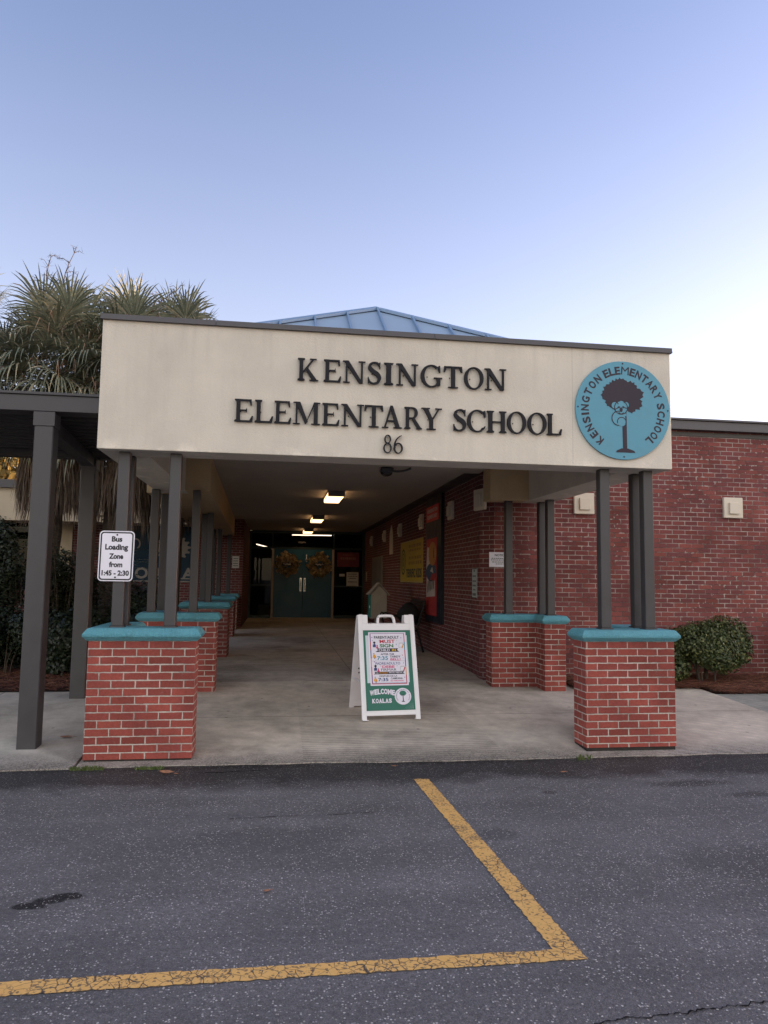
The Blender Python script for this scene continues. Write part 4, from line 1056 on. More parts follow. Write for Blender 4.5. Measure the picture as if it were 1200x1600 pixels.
for i in range(5):
    m.poly([tf(.12+i*.12, 1.34+.02*i, 5), tf(.16+i*.12, 1.33+.02*i, 5), tf(.22+i*.11, 1.56, 5), tf(.17+i*.11, 1.57, 5)])
m.poly([tf(.60, 1.98, 6), tf(.66, 1.98, 6), tf(.64, 2.18, 6), tf(.60, 2.16, 6)])
m.build("picture_panel", None, tb)
m = MB(); RED2 = plain("red_sign", (.50, .035, .045), .5, .3)
m.m(RED2); m.prism([(xb_-.008, 7.30, 2.67), (xb_-.008, 6.20, 2.67), (xb_-.008, 6.20, 2.96), (xb_-.008, 7.30, 2.96)], (.006, 0, 0))
m.m(WHT)
text_box(m, "KENSINGTON", lambda a, b_: (xb_-.0095, 6.75-a, 2.815+b_), 0, .06, .86, .075, .04); text_box(m, "ELEMENTARY", lambda a, b_: (xb_-.0095, 6.75-a, 2.815+b_), 0, -.055, .86, .075, .04)
m.build("red_header", None, tb)
# pencil-shaped board
t = thing("pointed_board", "tall white pointed board hung high on the corridor wall", "sign", (Xw, 12.1, 2.22)); m = MB()
CRM = plain("board_cream", (.50, .45, .38), .6, .3, .1)
m.prism([(Xw-.02, 12.36, 2.22), (Xw-.02, 11.84, 2.22), (Xw-.02, 11.84, 2.76), (Xw-.02, 12.1, 2.98), (Xw-.02, 12.36, 2.76)], (.018, 0, 0)); m.build("panel", CRM, t)
for y0_, y1_, z_, e_ in ((11.85, 12.35, 2.72, .03), (12.0, 12.2, 2.50, .015), (12.0, 12.2, 2.36, .015)):
    m = MB(); m.box((Xw-.024, y0_, z_), (Xw-.0205, y1_, z_+e_)); m.build("stripe", JAMB, t)
# pale window far down the wall
t = thing("pale_window", "pale two pane window far down the corridor brick wall", "window", (Xw, 14.7, 1.0)); m = MB()
m.box((Xw-.03, 13.65, 1.0), (Xw-.001, 15.8, 2.22)); m.build("frame", plain("window_frame_grey", (.22, .20, .18), .5, .3), t)
PN = plain("blind_pane", (.13, .12, .11), .4, .5, .1)
for a in (13.75, 14.78):
    m = MB(); m.box((Xw-.034, a, 1.08), (Xw-.0305, a+.92, 2.14)); m.build("pane", PN, t)
flat_sign("switch_plate", "small pale switch plate near the far end of the corridor wall", "plate", ('X', Xw), (17.55, 1.5), (17.3, 1.8), CRM)
flat_sign("red_poster", "dark red poster with pale text box on the right glass", "poster", ('Y', 17.955), (3.60, 1.97), (4.33, 2.455), plain("poster_maroon", (.16, .035, .04), .6, .3), [(None, .5, .58, .7, .16), (None, .5, .82, .5, .05)], plain("poster_pale", (.26, .12, .11), .6, .3))
flat_sign("paper_notice", "larger pale paper notice below the red poster", "sign", ('Y', 17.955), (3.92, 1.33), (4.33, 1.80), PAPER, [(None, .5, .85, .7, .06), (None, .5, .7, .8, .05), (None, .5, .55, .6, .05), (None, .5, .3, .7, .06)], frame=(JAMB, .012))
flat_sign("paper_notice", "tiny pale card left of the larger paper notice", "sign", ('Y', 17.955), (3.68, 1.65), (3.86, 1.735), PAPER)
flat_sign("paper_notice", "pale paper notice on the brick wall left of the glazing", "sign", ('Y', 13.497), (.42, 1.82), (.60, 2.14), PAPER, [(None, .5, .8, .7, .07), (None, .5, .6, .7, .07), (None, .5, .4, .7, .07), (None, .5, .2, .7, .07)])

# ------------------------------------------------------------------ lights
FIX = plain("fixture_cream", (.60, .545, .45), .5, .4, .05)
def wall_light(loc, rz, label, group="square cream wall lights"):
    t = thing("wall_light", label, "wall light", loc, rz, group)
    PX = Matrix.Translation(loc) @ Matrix.Rotation(rz, 4, 'Z')
    mb = MB(); mb.X = PX; mb.box((-.155, -.05, -.155), (.155, -.001, .155), .008); mb.build("back_box", FIX, t)
    mb = MB(); mb.X = PX; mb.box((-.082, -.085, -.095), (.082, -.0505, .075), .005); mb.build("lens_cover", FIX, t)
    return t
wall_light((6.05, Yw, 2.722), 0, "square cream light on the brick wall just right of the canopy corner pair of columns")
wall_light((8.42, Yw, 2.722), 0, "square cream light alone on the open brick wall at the far right")
wall_light((4.555, 3.69, 2.752), -R_(76), "square cream light on the angled corner of the corridor wall")
for i, (y, lab) in enumerate(((5.44, "nearest cream light inside the corridor, right of the tall banner"), (8.02, "cream light above the right end of the yellow banner"), (10.65, "cream light above the left end of the yellow banner"), (13.25, "cream light just left of the pointed board"), (16.0, "farthest cream light on the corridor wall"))):
    wall_light((Xw, y, 2.752), -math.pi/2, lab)
LAMP = emit("lamp_diffuser", (1.0, .58, .27), 1.0)
for i, (y, lab) in enumerate(((6.95, "nearest lit ceiling light in the corridor"), (12.2, "middle lit ceiling light in the corridor"), (17.1, "farthest ceiling light, close to the doors"))):
    x = 2.635 - i*.03
    t = thing("ceiling_light", lab, "ceiling light", (x, y, CZ), group="warm ceiling lights of the corridor")
    m = MB(); m.box((x-.15, y-.61, CZ-.025), (x+.15, y+.61, CZ-.001)); m.box((x-.15, y-.62, CZ-.105), (x+.15, y-.611, CZ-.001)); m.box((x-.15, y+.611, CZ-.105), (x+.15, y+.62, CZ-.001)); m.build("housing", plain("lamp_housing", (.16, .15, .14), .5, .4), t)
    m = MB(); m.box((x-.145, y-.61, CZ-.10), (x+.145, y+.61, CZ-.0255), .012); m.build("diffuser", LAMP, t)
# ceiling camera
t = thing("ceiling_camera", "small dark ceiling camera with a curved conduit behind the fascia", "camera", (3.10, 3.45, CZ))
CAMM = plain("camera_dark", (.045, .045, .055), .4, .5)
m = MB(); m.box((3.02, 3.36, CZ-.07), (3.20, 3.54, CZ-.0005), .02); m.build("housing", CAMM, t)
m = MB()
for k in range(5):
    a0, a1 = k*18, (k+1)*18
    for j in range(16):
        b0, b1 = j*22.5, (j+1)*22.5
        f = lambda a, b_: (3.11+.085*math.cos(R_(a))*math.cos(R_(b_)), 3.45+.085*math.cos(R_(a))*math.sin(R_(b_)), CZ-.0705-.055*math.sin(R_(a)))
        m.poly([f(a0, b0), f(a1, b0), f(a1, b1), f(a0, b1)])
m.build("dome", plain("camera_dome", (.01, .01, .012), .1, .6), t, smooth=True)
m = MB(); m.tube(smooth_curve([(3.19, 3.45, CZ-.045), (3.28, 3.44, CZ-.05), (3.38, 3.40, CZ-.035), (3.44, 3.36, CZ-.012)], 5), .016, 8); m.build("conduit", CAMM, t)

# ------------------------------------------------------------------ covered walkway at left
wc = thing("walkway_cover", "dark bronze metal walkway cover on square posts left of the canopy", "walkway cover", (-3, 1.5, 0))
def walk_post(x, y, z0_, z1_):
    mb = MB(); mb.box((x-.085, y-.085, z0_), (x+.085, y+.085, z1_), .008); o = mb.build("post", COLM, wc)
    mb = MB(); mb.box((x-.095, y-.095, z1_-.135), (x+.095, y+.095, z1_+.0)); bev(mb.build("post_cap", COLM, o), .004)
walk_post(-.545, .50, .012, 3.083); walk_post(-.665, 2.62, .10, 2.985)
walk_post(-4.2, .50, .012, 3.083); walk_post(-4.3, 2.62, .10, 2.985)
m = MB(); m.box((-13, .40, 3.085), (-.05, .60, 3.235)); m.box((-13, .38, 3.2355), (-.05, .62, 3.262)); bev(m.build("front_beam", COLM, wc), .004)
m = MB(); m.box((-13, 2.54, 2.986), (-.07, 2.70, 3.10)); m.build("rear_beam", COLM, wc)
for x in (-.605, -4.25):
    m = MB(); m.prism([(x-.07, .601, 2.96), (x+.07, .601, 2.96), (x+.07, .601, 3.08), (x-.07, .601, 3.08)], (-.06, 1.93, -.07)); m.build("cross_beam", COLM, wc)
m = MB(); n = 14
yA, yB, zA, zB = .605, 2.9, 3.135, 3.05
prof = []
for i in range(n):
    for (f, h) in ((0, 0), (.30, 0), (.40, .055), (.90, .055)):
        q = (i+f)/n; prof.append((yA+(yB-yA)*q, zA+(zB-zA)*q + h))
A = [(-13, y, z_) for y, z_ in prof]; B = [(-.05, y, z_) for y, z_ in prof]; m.strip(A, B)
m.build("corrugated_deck", BRONZE, wc)
m = MB(); m.box((-13, .62, 3.20), (-.05, 2.9, 3.235)); m.build("deck_top", BRONZE, wc)

# ------------------------------------------------------------------ corridor furniture
lb = thing("book_box", "pale house shaped book box with teal door on a post", "book box", (3.80, 9.2, .224))
BEI = plain("box_beige", (.34, .31, .27), .6, .3, .08); TDOOR = plain("box_teal", (.02, .20, .17), .5, .4)
m = MB(); m.prism([(3.63, 9.0, .74), (3.965, 9.0, .74), (3.965, 9.0, 1.27), (3.797, 9.0, 1.455), (3.63, 9.0, 1.27)], (0, .38, 0)); m.build("body", BEI, lb)
m = MB(); m.prism([(3.575, 8.96, 1.235), (3.795, 8.96, 1.475), (3.795, 8.96, 1.497), (3.56, 8.96, 1.245)], (0, .46, 0)); m.prism([(3.7955, 8.96, 1.475), (4.015, 8.96, 1.235), (4.03, 8.96, 1.245), (3.7955, 8.96, 1.497)], (0, .46, 0)); m.build("roof", plain("box_roof", (.30, .28, .25), .6, .3), lb)
m = MB(); m.box((3.605, 9.02, .76), (3.6295, 9.36, 1.24)); dr = m.build("door", TDOOR, lb)
m = MB(); m.box((3.595, 9.04, .95), (3.6045, 9.06, 1.02)); m.build("knob", STEEL, dr)
m = MB(); m.box((3.74, 9.13, .224), (3.85, 9.24, .739)); m.build("post", BEI, lb)
bn = thing("park_bench", "black metal bench with scrolled arms against the corridor wall", "bench", (4.1, 7.6, .22))
IRON = plain("black_iron", (.010, .010, .011), .55, .3)
def sec(y, mb):
    mb.tube(smooth_curve([(3.80, y, .22), (3.84, y, .45), (3.82, y, .62), (3.78, y, .80), (3.80, y, .87), (3.86, y, .89), (3.98, y, .84), (4.2, y, .84)], 6), .018, 8)
    mb.tube(smooth_curve([(4.38, y, .22), (4.30, y, .5), (4.26, y, .66), (4.34, y, .95), (4.40, y, 1.16)], 6), .018, 8)
    mb.tube(smooth_curve([(3.78, y, .80), (3.74, y, .84), (3.76, y, .90), (3.81, y, .885)], 6), .014, 8)
    mb.tube([(3.82, y, .64), (4.27, y, .62)], .018, 8)
for y in (7.05, 8.35):
    m = MB(); sec(y, m); m.build("end_frame", IRON, bn, smooth=True)
m = MB()
for i in range(7): m.box((3.84+i*.06, 7.00, .655), (3.885+i*.06, 8.40, .668))
m.build("seat", IRON, bn)
m = MB()
for i in range(8):
    z_ = .72+i*.06; x = 4.27+(z_-.66)*.26; m.box((x, 7.00, z_), (x+.012, 8.40, z_+.045))
m.build("backrest", IRON, bn)
bg_ = thing("black_bag", "bulky black bag slumped on the bench against the wall", "bag", (4.15, 7.35, .67)); BAGM = plain("bag_cloth", (.014, .015, .017), .85, .3, .3, 8, .6, 20)
m = MB(); r = random.Random(4)
ns, nt_ = 14, 10; rings = []
for j in range(nt_+1):
    th = math.pi*j/nt_; ring = []
    for i in range(ns):
        a = 2*math.pi*i/ns; q = 1+.12*math.sin(3*a+j)+.06*r.uniform(-1, 1)
        ring.append(m.vert((4.14+.20*math.sin(th)*math.cos(a)*q, 7.32+.24*math.sin(th)*math.sin(a)*q, .90+.23*math.cos(th)*(1+.1*math.sin(2*a)))))
    rings.append(ring)
for A, B in zip(rings, rings[1:]):
    for i in range(ns): m.face((A[i], B[i], B[(i+1) % ns], A[(i+1) % ns]))
m.build("body", BAGM, bg_, smooth=True)

# ------------------------------------------------------------------ A-frame sign
AF_X, AF_Y, AF_R = 2.855, 1.60, R_(6)
AFZ = .05*AF_Y - .006
af = thing("a_frame_sign", "white plastic A-frame sidewalk sign with green WELCOME KOALAS insert", "sign", (AF_X, AF_Y, AFZ), AF_R)
PLA = plain("white_plastic", (.72, .72, .74), .4, .45, .04)
B0 = Matrix.Translation((AF_X, AF_Y, AFZ)) @ Matrix.Rotation(AF_R, 4, 'Z')
AH = 1.115
def front_m(front=True):
    # local panel axes: u across, v up the slope, w out of the face
    th = math.atan2(.332, AH)
    if front: return B0 @ Matrix.Translation((0, -.30, 0)) @ Matrix.Rotation(-th, 4, 'X')
    return B0 @ Matrix.Translation((0, .40, 0)) @ Matrix.Rotation(math.pi, 4, 'Z') @ Matrix.Rotation(-th, 4, 'X')
def panel_body(front):
    mb = MB(); mb.X = front_m(front); L = .325; T2 = .016; top = 1.145 if front else 1.135
    # frame bars (leave the insert recess)
    mb.box((-L, -T2, .0), (-L+.052, T2, top)); mb.box((L-.052, -T2, 0), (L, T2, top))
    mb.box((-L+.0525, -T2, .045), (L-.0525, T2, .095)); mb.box((-L+.0525, -T2, .970), (L-.0525, T2, 1.045))
    mb.box((-L+.0525, -.008, .0955), (L-.0525, .010, .9695))
    # shoulders either side of the handle gap
    mb.box((-L+.0525, -T2, 1.0455), (-L+.112, T2, top)); mb.box((L-.112, -T2, 1.0455), (L-.0525, T2, top))
    # raised lip round the recess and feet pads
    for (a, b_, c_, d_) in ((-.285, .082, .285, .090), (-.285, .972, .285, .980), (-.285, .0905, -.277, .9715), (.277, .0905, .285, .9715)): mb.box((a, -T2-.004, b_), (c_, -T2-.0003, d_))
    for sx in (-1, 1):
        mb.box((sx*L-.006*sx, -T2-.012, -.006), (sx*(L-.07), T2+.012, -.0005))
        mb.box((sx*.29-.02, -T2-.002, top+.001), (sx*.29+.02, T2+.002, top+.006))
        mb.disc((sx*.275, -T2-.003, 1.0), (1, 0, 0), (0, 0, 1), .012, 12, (0, .003, 0)); mb.disc((sx*.275, -T2-.003, .06), (1, 0, 0), (0, 0, 1), .010, 12, (0, .003, 0))
    return bev(mb.build("front_panel" if front else "rear_panel", PLA, af), .006, 2)
panel_body(True); panel_body(False)
mb = MB(); mb.X = front_m(True)
mb.tube(smooth_curve([(-.098, 0, 1.04), (-.092, 0, 1.10), (-.078, 0, 1.128), (-.05, 0, 1.136), (.05, 0, 1.136), (.078, 0, 1.128), (.092, 0, 1.10), (.098, 0, 1.04)], 5), .0165, 10); mb.build("handle", PLA, af, smooth=True)
for sx in (-1, 1):
    mb = MB(); mb.X = front_m(True); mb.box((sx*.335-.006, -.01, .50), (sx*.335+.006, .01, .515)); mb.box((sx*.335-.006, -.01, .545), (sx*.335+.006, .01, .56)); mb.build("hinge_knob", BLACK, af)
mb = MB(); mb.X = B0; mb.box((-.30, -.17, .36), (-.288, .27, .385)); mb.build("spreader_bar", PLA, af)
GRN = plain("insert_green", (.012, .125, .085), .45, .4, .06); PWH = plain("poster_white", (.66, .65, .74), .45, .4, .03)
FX = front_m(True)
def ins(u, v, k=0): return (u*1.06, -.0165-.0005-k*.0006, v*1.012)
mb = MB(); mb.X = FX; mb.box((-.2725, -.0162, .0965), (.2725, -.0083, .969)); insert = mb.build("green_insert", GRN, af)
mb = MB(); mb.X = FX
SLV = plain("plastic_sleeve", (.50, .58, .62), .2, .5, .05)
mb.m(SLV); mb.prism([ins(a, b_, 1) for a, b_ in ((-.235, .385), (.215, .385), (.215, .90), (-.235, .90))], (0, .0004, 0)); 
mb.m(PWH); mb.poly([ins(a, b_, 2) for a, b_ in ((-.203, .355), (.203, .355), (.203, .935), (-.203, .935))])
cols = {n: plain("print_"+n, c, .5, .3, .02) for n, c in dict(black=(.015, .012, .03), red=(.42, .015, .04), green=(.03, .16, .04), teal=(.03, .22, .33), navy=(.03, .05, .18), purple=(.16, .03, .20), orange=(.60, .26, .02), yellow=(.70, .45, .03), pink=(.55, .05, .16), white=(.7, .7, .75), grey=(.4, .4, .45)).items()}
# coloured border of the poster
seg_l = ['purple', 'red', 'orange', 'navy', 'red', 'purple']; seg_r = ['red', 'orange', 'navy', 'red', 'teal', 'pink']
for i in range(6):
    v0 = .378+i*.09; v1 = v0+.09
    mb.m(cols[seg_l[i]]); mb.poly([ins(-.188, v0, 3), ins(-.179, v0, 3), ins(-.179, v1, 3), ins(-.188, v1, 3)])
    mb.m(cols[seg_r[i]]); mb.poly([ins(.179, v0, 3), ins(.188, v0, 3), ins(.188, v1, 3), ins(.179, v1, 3)])
mb.m(cols['red']); mb.poly([ins(-.188, .370, 3), ins(.188, .370, 3), ins(.188, .3775, 3), ins(-.188, .3775, 3)])
mb.m(cols['navy']); mb.poly([ins(-.178, .380, 3), ins(.178, .380, 3), ins(.178, .384, 3), ins(-.178, .384, 3)])
mb.m(cols['purple']); mb.poly([ins(-.188, .9185, 3), ins(.188, .9185, 3), ins(.188, .923, 3), ins(-.188, .923, 3)])
mb.m(cols['grey']); mb.poly([ins(-.178, .617, 3), ins(.178, .617, 3), ins(.178, .6205, 3), ins(-.178, .6205, 3)])
mb.m(cols['black']); mb.poly([ins(a, b_, 3) for a, b_ in ((-.135, .718), (.125, .718), (.100, .737), (.112, .756), (-.12, .756), (-.105, .737))])
mb.poly([ins(a, b_, 3) for a, b_ in ((-.165, .476), (.168, .476), (.150, .490), (.160, .504), (-.160, .504), (-.145, .490))])
def T(st, u, v, wd, ht, c, k=4, b_=.02): mb.m(cols[c]); text_box(mb, st, lambda x, y: ins(x, y, k), u, v, wd, ht, b_)
T("PARENT/ADULT", -.008, .878, .270, .031, 'black', b_=.025); T("MUST", -.002, .833, .165, .038, 'red', b_=.025); T("SIGN", -.012, .785, .148, .038, 'green', b_=.035)
T("CHILD", -.040, .737, .120, .027, 'white', 5, .02); T("IN", .066, .737, .042, .027, 'yellow', 5, .02)
T("AFTER THE", -.008, .692, .145, .020, 'black'); T("7:35", -.062, .650, .118, .042, 'teal', b_=.025); T("TARDY", .075, .665, .115, .022, 'black', b_=.025); T("BELL!", .076, .635, .110, .024, 'pink', b_=.025)
T("PADRE/ADULTO", -.008, .592, .265, .027, 'navy', b_=.01); T("DEBE", -.004, .556, .132, .028, 'pink', b_=.025); T("FIRMAR", -.002, .524, .165, .026, 'black', b_=0)
T("LA", -.125, .490, .022, .017, 'white', 5, .02); T("ENTRADA", -.058, .490, .092, .017, 'orange', 5, .02); T("DE SU HIJO/A", .070, .490, .145, .017, 'white', 5, .02)
T("DESPUES DE LA", -.010, .456, .190, .017, 'black'); T("7:35", -.066, .419, .108, .036, 'navy', b_=.025); T("CAMPANA", .078, .430, .130, .019, 'black', b_=.025); T("DE TARDANZA!", .080, .405, .140, .014, 'pink', b_=.025)
def circ(u, v, r, c, k=4, n=14, sy=1): mb.m(cols[c]); mb.poly([ins(u+r*math.cos(i*2*math.pi/n), v+r*sy*math.sin(i*2*math.pi/n), k) for i in range(n)])
def pol(c, pts, k=4): mb.m(cols[c]); mb.poly([ins(a, b_, k) for a, b_ in pts])
for dv in (0, -.255):
    q = .82+dv
    circ(-.142, q, .013, 'black'); pol('navy', [(-.160, q-.050), (-.126, q-.050), (-.128, q-.020), (-.142, q-.012), (-.158, q-.022)])
    circ(-.113, q-.033, .008, 'pink'); pol('pink', [(-.128, q-.062), (-.098, q-.062), (-.106, q-.042), (-.120, q-.042)], 5)
    pol('grey', [(.118, q-.058), (.165, q-.050), (.172, q-.002), (.126, q-.004)]); pol('white', [(.123, q-.052), (.160, q-.046), (.166, q-.010), (.130, q-.012)], 5)
    pol('orange' if dv == 0 else 'red', [(.150, q-.060), (.160, q-.064), (.178, q-.018), (.168, q-.014)], 6)
    qb = .675+dv
    pol('orange', [(-.168, qb-.018), (-.128, qb-.022), (-.132, qb-.006), (-.143, qb+.016), (-.156, qb+.018), (-.164, qb+.002)]); circ(-.152, qb+.026, .005, 'black', 5); circ(-.145, qb-.026, .006, 'black', 5)
    pol('yellow', [(-.160, qb-.012), (-.150, qb-.014), (-.146, qb+.012), (-.154, qb+.014)], 5)
for (u, v, c) in ((-.165, .878, 'navy'), (.150, .872, 'purple'), (-.160, .845, 'grey'), (.155, .68, 'red'), (-.15, .61, 'purple'), (.16, .595, 'teal'), (-.135, .63, 'grey'), (.165, .44, 'purple'), (-.09, .84, 'grey'), (.10, .845, 'grey'), (.095, .80, 'teal'), (-.085, .565, 'pink'), (.09, .565, 'grey'), (.16, .65, 'grey')): circ(u, v, .0055, c, 4, 6)
mb.build("poster", None, insert)
mb = MB(); mb.X = FX
st = "WELCOME"
ww = [.050, .036, .034, .036, .040, .046, .036]; x = -.218
for ch, w_ in zip(st, ww):
    xc = x + w_/2; a = (xc+.085)/.14; dv = .022*(1-a*a)
    text_box(mb, ch, lambda u, v: ins(u, v + .0 - a*.16*(u-xc), 2), xc, .272+dv*1.0, w_*.92, .056, .05); x += w_ - .0015
mb.build("welcome_lettering", PWH, insert); mb = MB(); mb.X = FX
x = -.196
for ch, w_ in zip("KOALAS", (.036, .034, .036, .032, .036, .034)):
    text_box(mb, ch, lambda u, v: ins(u, v, 2), x+w_/2, .196, w_*.92, .046, .05)
    if ch in 'KAL':
        for dx in ((-.4, .4) if ch != 'L' else (-.4,)): mb.poly([ins(x+w_/2+dx*w_*.75-.0075, .173, 2.5), ins(x+w_/2+dx*w_*.75+.0075, .173, 2.5), ins(x+w_/2+dx*w_*.75+.0075, .179, 2.5), ins(x+w_/2+dx*w_*.75-.0075, .179, 2.5)])
    x += w_
mb.build("koalas_lettering", PWH, insert)
mb = MB(); mb.X = FX; cu, cvv, cr_ = .132, .238, .088
mb.m(PWH); mb.poly([ins(cu+cr_*math.cos(i*math.pi/24), cvv+cr_*math.sin(i*math.pi/24), 2) for i in range(48)])
mb.m(cols['black']); arc_text(mb, "KENSINGTON ELEMENTARY SCHOOL", lambda u, v: ins(cu+u*cr_, cvv+v*cr_, 3), 215, -35, .80, .13, .085, .03)
mb.m(GRN); r = random.Random(3)
mb.poly([ins(cu+math.cos(i*math.pi/14)*.036*(1+.16*math.sin(i*3.1)), cvv+.032+math.sin(i*math.pi/14)*.028*(1+.16*math.sin(i*3.1)), 3) for i in range(28)])
mb.m(cols['black']); mb.poly([ins(cu-.004, cvv-.052, 4), ins(cu+.006, cvv-.052, 4), ins(cu+.004, cvv+.02, 4), ins(cu-.003, cvv+.02, 4)]); mb.poly([ins(cu-.02, cvv-.058, 4), ins(cu+.022, cvv-.058, 4), ins(cu+.006, cvv-.048, 4), ins(cu-.006, cvv-.048, 4)])
mb.build("round_emblem", None, insert)
# halftone dots at the lower right of the insert
mb = MB(); mb.X = FX
for i in range(13):
    for j in range(11):
        if i + j < 12: continue
        u = .115+i*.010+(j % 2)*.005; v = .200-j*.009
        if u > .245 or v < .106: continue
        rr3 = .0012+.0002*(i+j-12)
        mb.poly([ins(u+rr3*math.cos(k*1.047), v+rr3*math.sin(k*1.047), 1) for k in range(6)])
mb.build("halftone_dots", plain("print_halftone", (.30, .42, .40), .5, .3), insert)

# ------------------------------------------------------------------ plants
PALM_Y = leafmat("palm_yellowing", [(0, (.10, .10, .04)), (.5, (.22, .20, .08)), (1, (.34, .28, .13))], .5, .15)
PALM_G = leafmat("palm_green", [(0, (.10, .120, .085)), (.4, (.17, .190, .132)), (.72, (.24, .250, .175)), (.88, (.32, .30, .20)), (1, (.40, .35, .25))], .45, .12)
PALM_D = leafmat("palm_dead", [(0, (.085, .055, .038)), (.5, (.15, .10, .068)), (.85, (.20, .155, .115)), (1, (.26, .22, .18))], .85, .05)
BARK = plain("palm_bark", (.075, .058, .045), .95, .2, .35, 14, .8, 25)
STALK = plain("dry_stalk", (.10, .072, .055), .9, .2)
UP = Vector((0, 0, 1))
def frond(mb, base, az, el, plen, rad, r, droop=.35, segs=34, wseg=.030, dead=False):
    out = Vector((math.sin(az), math.cos(az), 0)); dirv = out*math.cos(el) + UP*math.sin(el)
    side = dirv.cross(UP).normalized(); nrm = side.cross(dirv).normalized()
    # petiole bends down with length
    pts = []
    for k in range(6):
        t = k/5; pts.append(base + dirv*plen*t - UP*(.18*plen*t*t*(1 if el < .9 else .3)))
    mb.tube(pts, .013, 5, .009, cap=False)
    hub = pts[-1]; f = (pts[-1]-pts[-2]).normalized(); side = f.cross(UP).normalized() if abs(f.z) < .97 else side; nrm = side.cross(f).normalized()
    tw = r.uniform(-.4, .4); side, nrm = side*math.cos(tw)+nrm*math.sin(tw), nrm*math.cos(tw)-side*math.sin(tw)
    for k in range(segs):
        a = R_(-128 + 256*k/(segs-1)) + r.uniform(-.03, .03)
        dvec = (f*math.cos(a) + side*math.sin(a)); L_ = rad*(.74+.26*math.cos(a*.75))*r.uniform(.88, 1.08)
        root = hub + f*.12*max(0, math.cos(a))
        dvec = (dvec + nrm*.32*abs(math.sin(a*.9)) + nrm*r.uniform(-.06, .06)).normalized()
        tdir = dvec.cross(nrm).normalized(); A = []; B = []
        dr = droop*r.uniform(.5, 1.5)
        for j, (t, wd) in enumerate(((0.02, .35), (.3, 1.0), (.58, .85), (.80, .5), (1.0, .04))):
            bend = max(0, t-.30)
            p = root + dvec*L_*(t - bend*bend*dr*.7) - UP*(bend**1.6)*dr*L_
            tw2 = tdir*(wseg*wd*.5)
            A.append(p+tw2+nrm*(.004*wd)); B.append(p-tw2)
        mb.strip([tuple(p) for p in A], [tuple(p) for p in B])
def palm(x, y, z0_, zc, label, seed, nfr=34, hmin=2.3, nsk=44):
    r = random.Random(seed)
    t = thing("palm_tree", label, "palm tree", (x, y, z0_), group="cabbage palms with brown skirts")
    mb = MB(); pts = []; rad = []
    for k in range(16):
        q = k/15; pts.append((x+.06*math.sin(q*3+seed), y+.05*math.cos(q*2.3+seed), z0_-.1+(zc-z0_)*q)); rad.append(.20-.03*q+.018*(k % 2))
    mb.tube(pts, rad, 12); mb.build("trunk", BARK, t)
    mb = MB(); my = MB(); msk = MB(); c = Vector((x, y, zc))
    for k in range(nfr):
        q = k/nfr; el = R_(80 - 108*q**.75 + r.uniform(-9, 9)); az = k*2.399963+r.uniform(-.2, .2)
        frond(mb, c+Vector((0, 0, -.35*q)), az, el, r.uniform(.70, 1.2), r.uniform(.90, 1.15), r, .34+.5*q, 46, .029) if not (q > .45 and k % 6 == 0) else frond(my, c+Vector((0, 0, -.35*q)), az, el, 1.1, 1.05, r, .5, 42, .03)
    # dry strands caught among the fronds
    md2 = msk
    for k in range(420):
        a = r.uniform(0, 6.283); q = r.uniform(.3, 1.5); p = c+Vector((math.cos(a)*q, math.sin(a)*q, r.uniform(-.7, .9)-.25*q)); L_ = r.uniform(.25, .6); o_ = Vector((math.cos(a)*.45+r.uniform(-.3, .3), math.sin(a)*.45+r.uniform(-.3, .3), .3)).normalized()
        w2 = Vector((r.uniform(-1, 1), r.uniform(-1, 1), 0)).normalized()*.008; e1 = p+o_*L_*.5; e2 = e1+(o_*.5-UP).normalized()*L_*.6
        md2.strip([tuple(p-w2), tuple(e1-w2), tuple(e2)], [tuple(p+w2), tuple(e1+w2), tuple(e2+w2*.1)])
    my.build("yellowing_fronds", PALM_Y, t)
    mb.build("crown", PALM_G, t)
    # skirt of dead fronds
    mb = msk
    for k in range(nsk):
        az = k*2.399963+r.uniform(-.3, .3); zz_ = zc-.45-r.random()**.9*(zc-hmin-1.9)
        out = Vector((math.sin(az), math.cos(az), 0)); b_ = Vector((x, y, zz_))+out*.17
        pl_ = r.uniform(.45, .8); h_ = b_+out*pl_*.36-UP*pl_*.82
        mb.tube([b_, b_+out*pl_*.28-UP*pl_*.25, h_], .011, 4, cap=False)
        for j in range(30):
            a = r.uniform(-1.6, 1.6); side = Vector((out.y, -out.x, 0)); L_ = r.uniform(.65, 1.15)
            d1 = (out*.16*math.cos(a)+side*.36*math.sin(a)-UP*.9).normalized()
            p0 = h_+Vector((r.uniform(-.03, .03), r.uniform(-.03, .03), r.uniform(-.05, .05))); p1 = p0+d1*L_*.45; p2 = p0+(d1*.75-UP*.35).normalized()*L_+Vector((r.uniform(-.06, .06), r.uniform(-.06, .06), 0))
            wv = Vector((r.uniform(-1, 1), r.uniform(-1, 1), 0)).normalized()*r.uniform(.010, .018)
            mb.strip([tuple(p0-wv), tuple(p1-wv*.9), tuple(p2)], [tuple(p0+wv), tuple(p1+wv*.9), tuple(p2+wv*.1)])
    mb.build("dead_skirt", PALM_D, t)
    return t
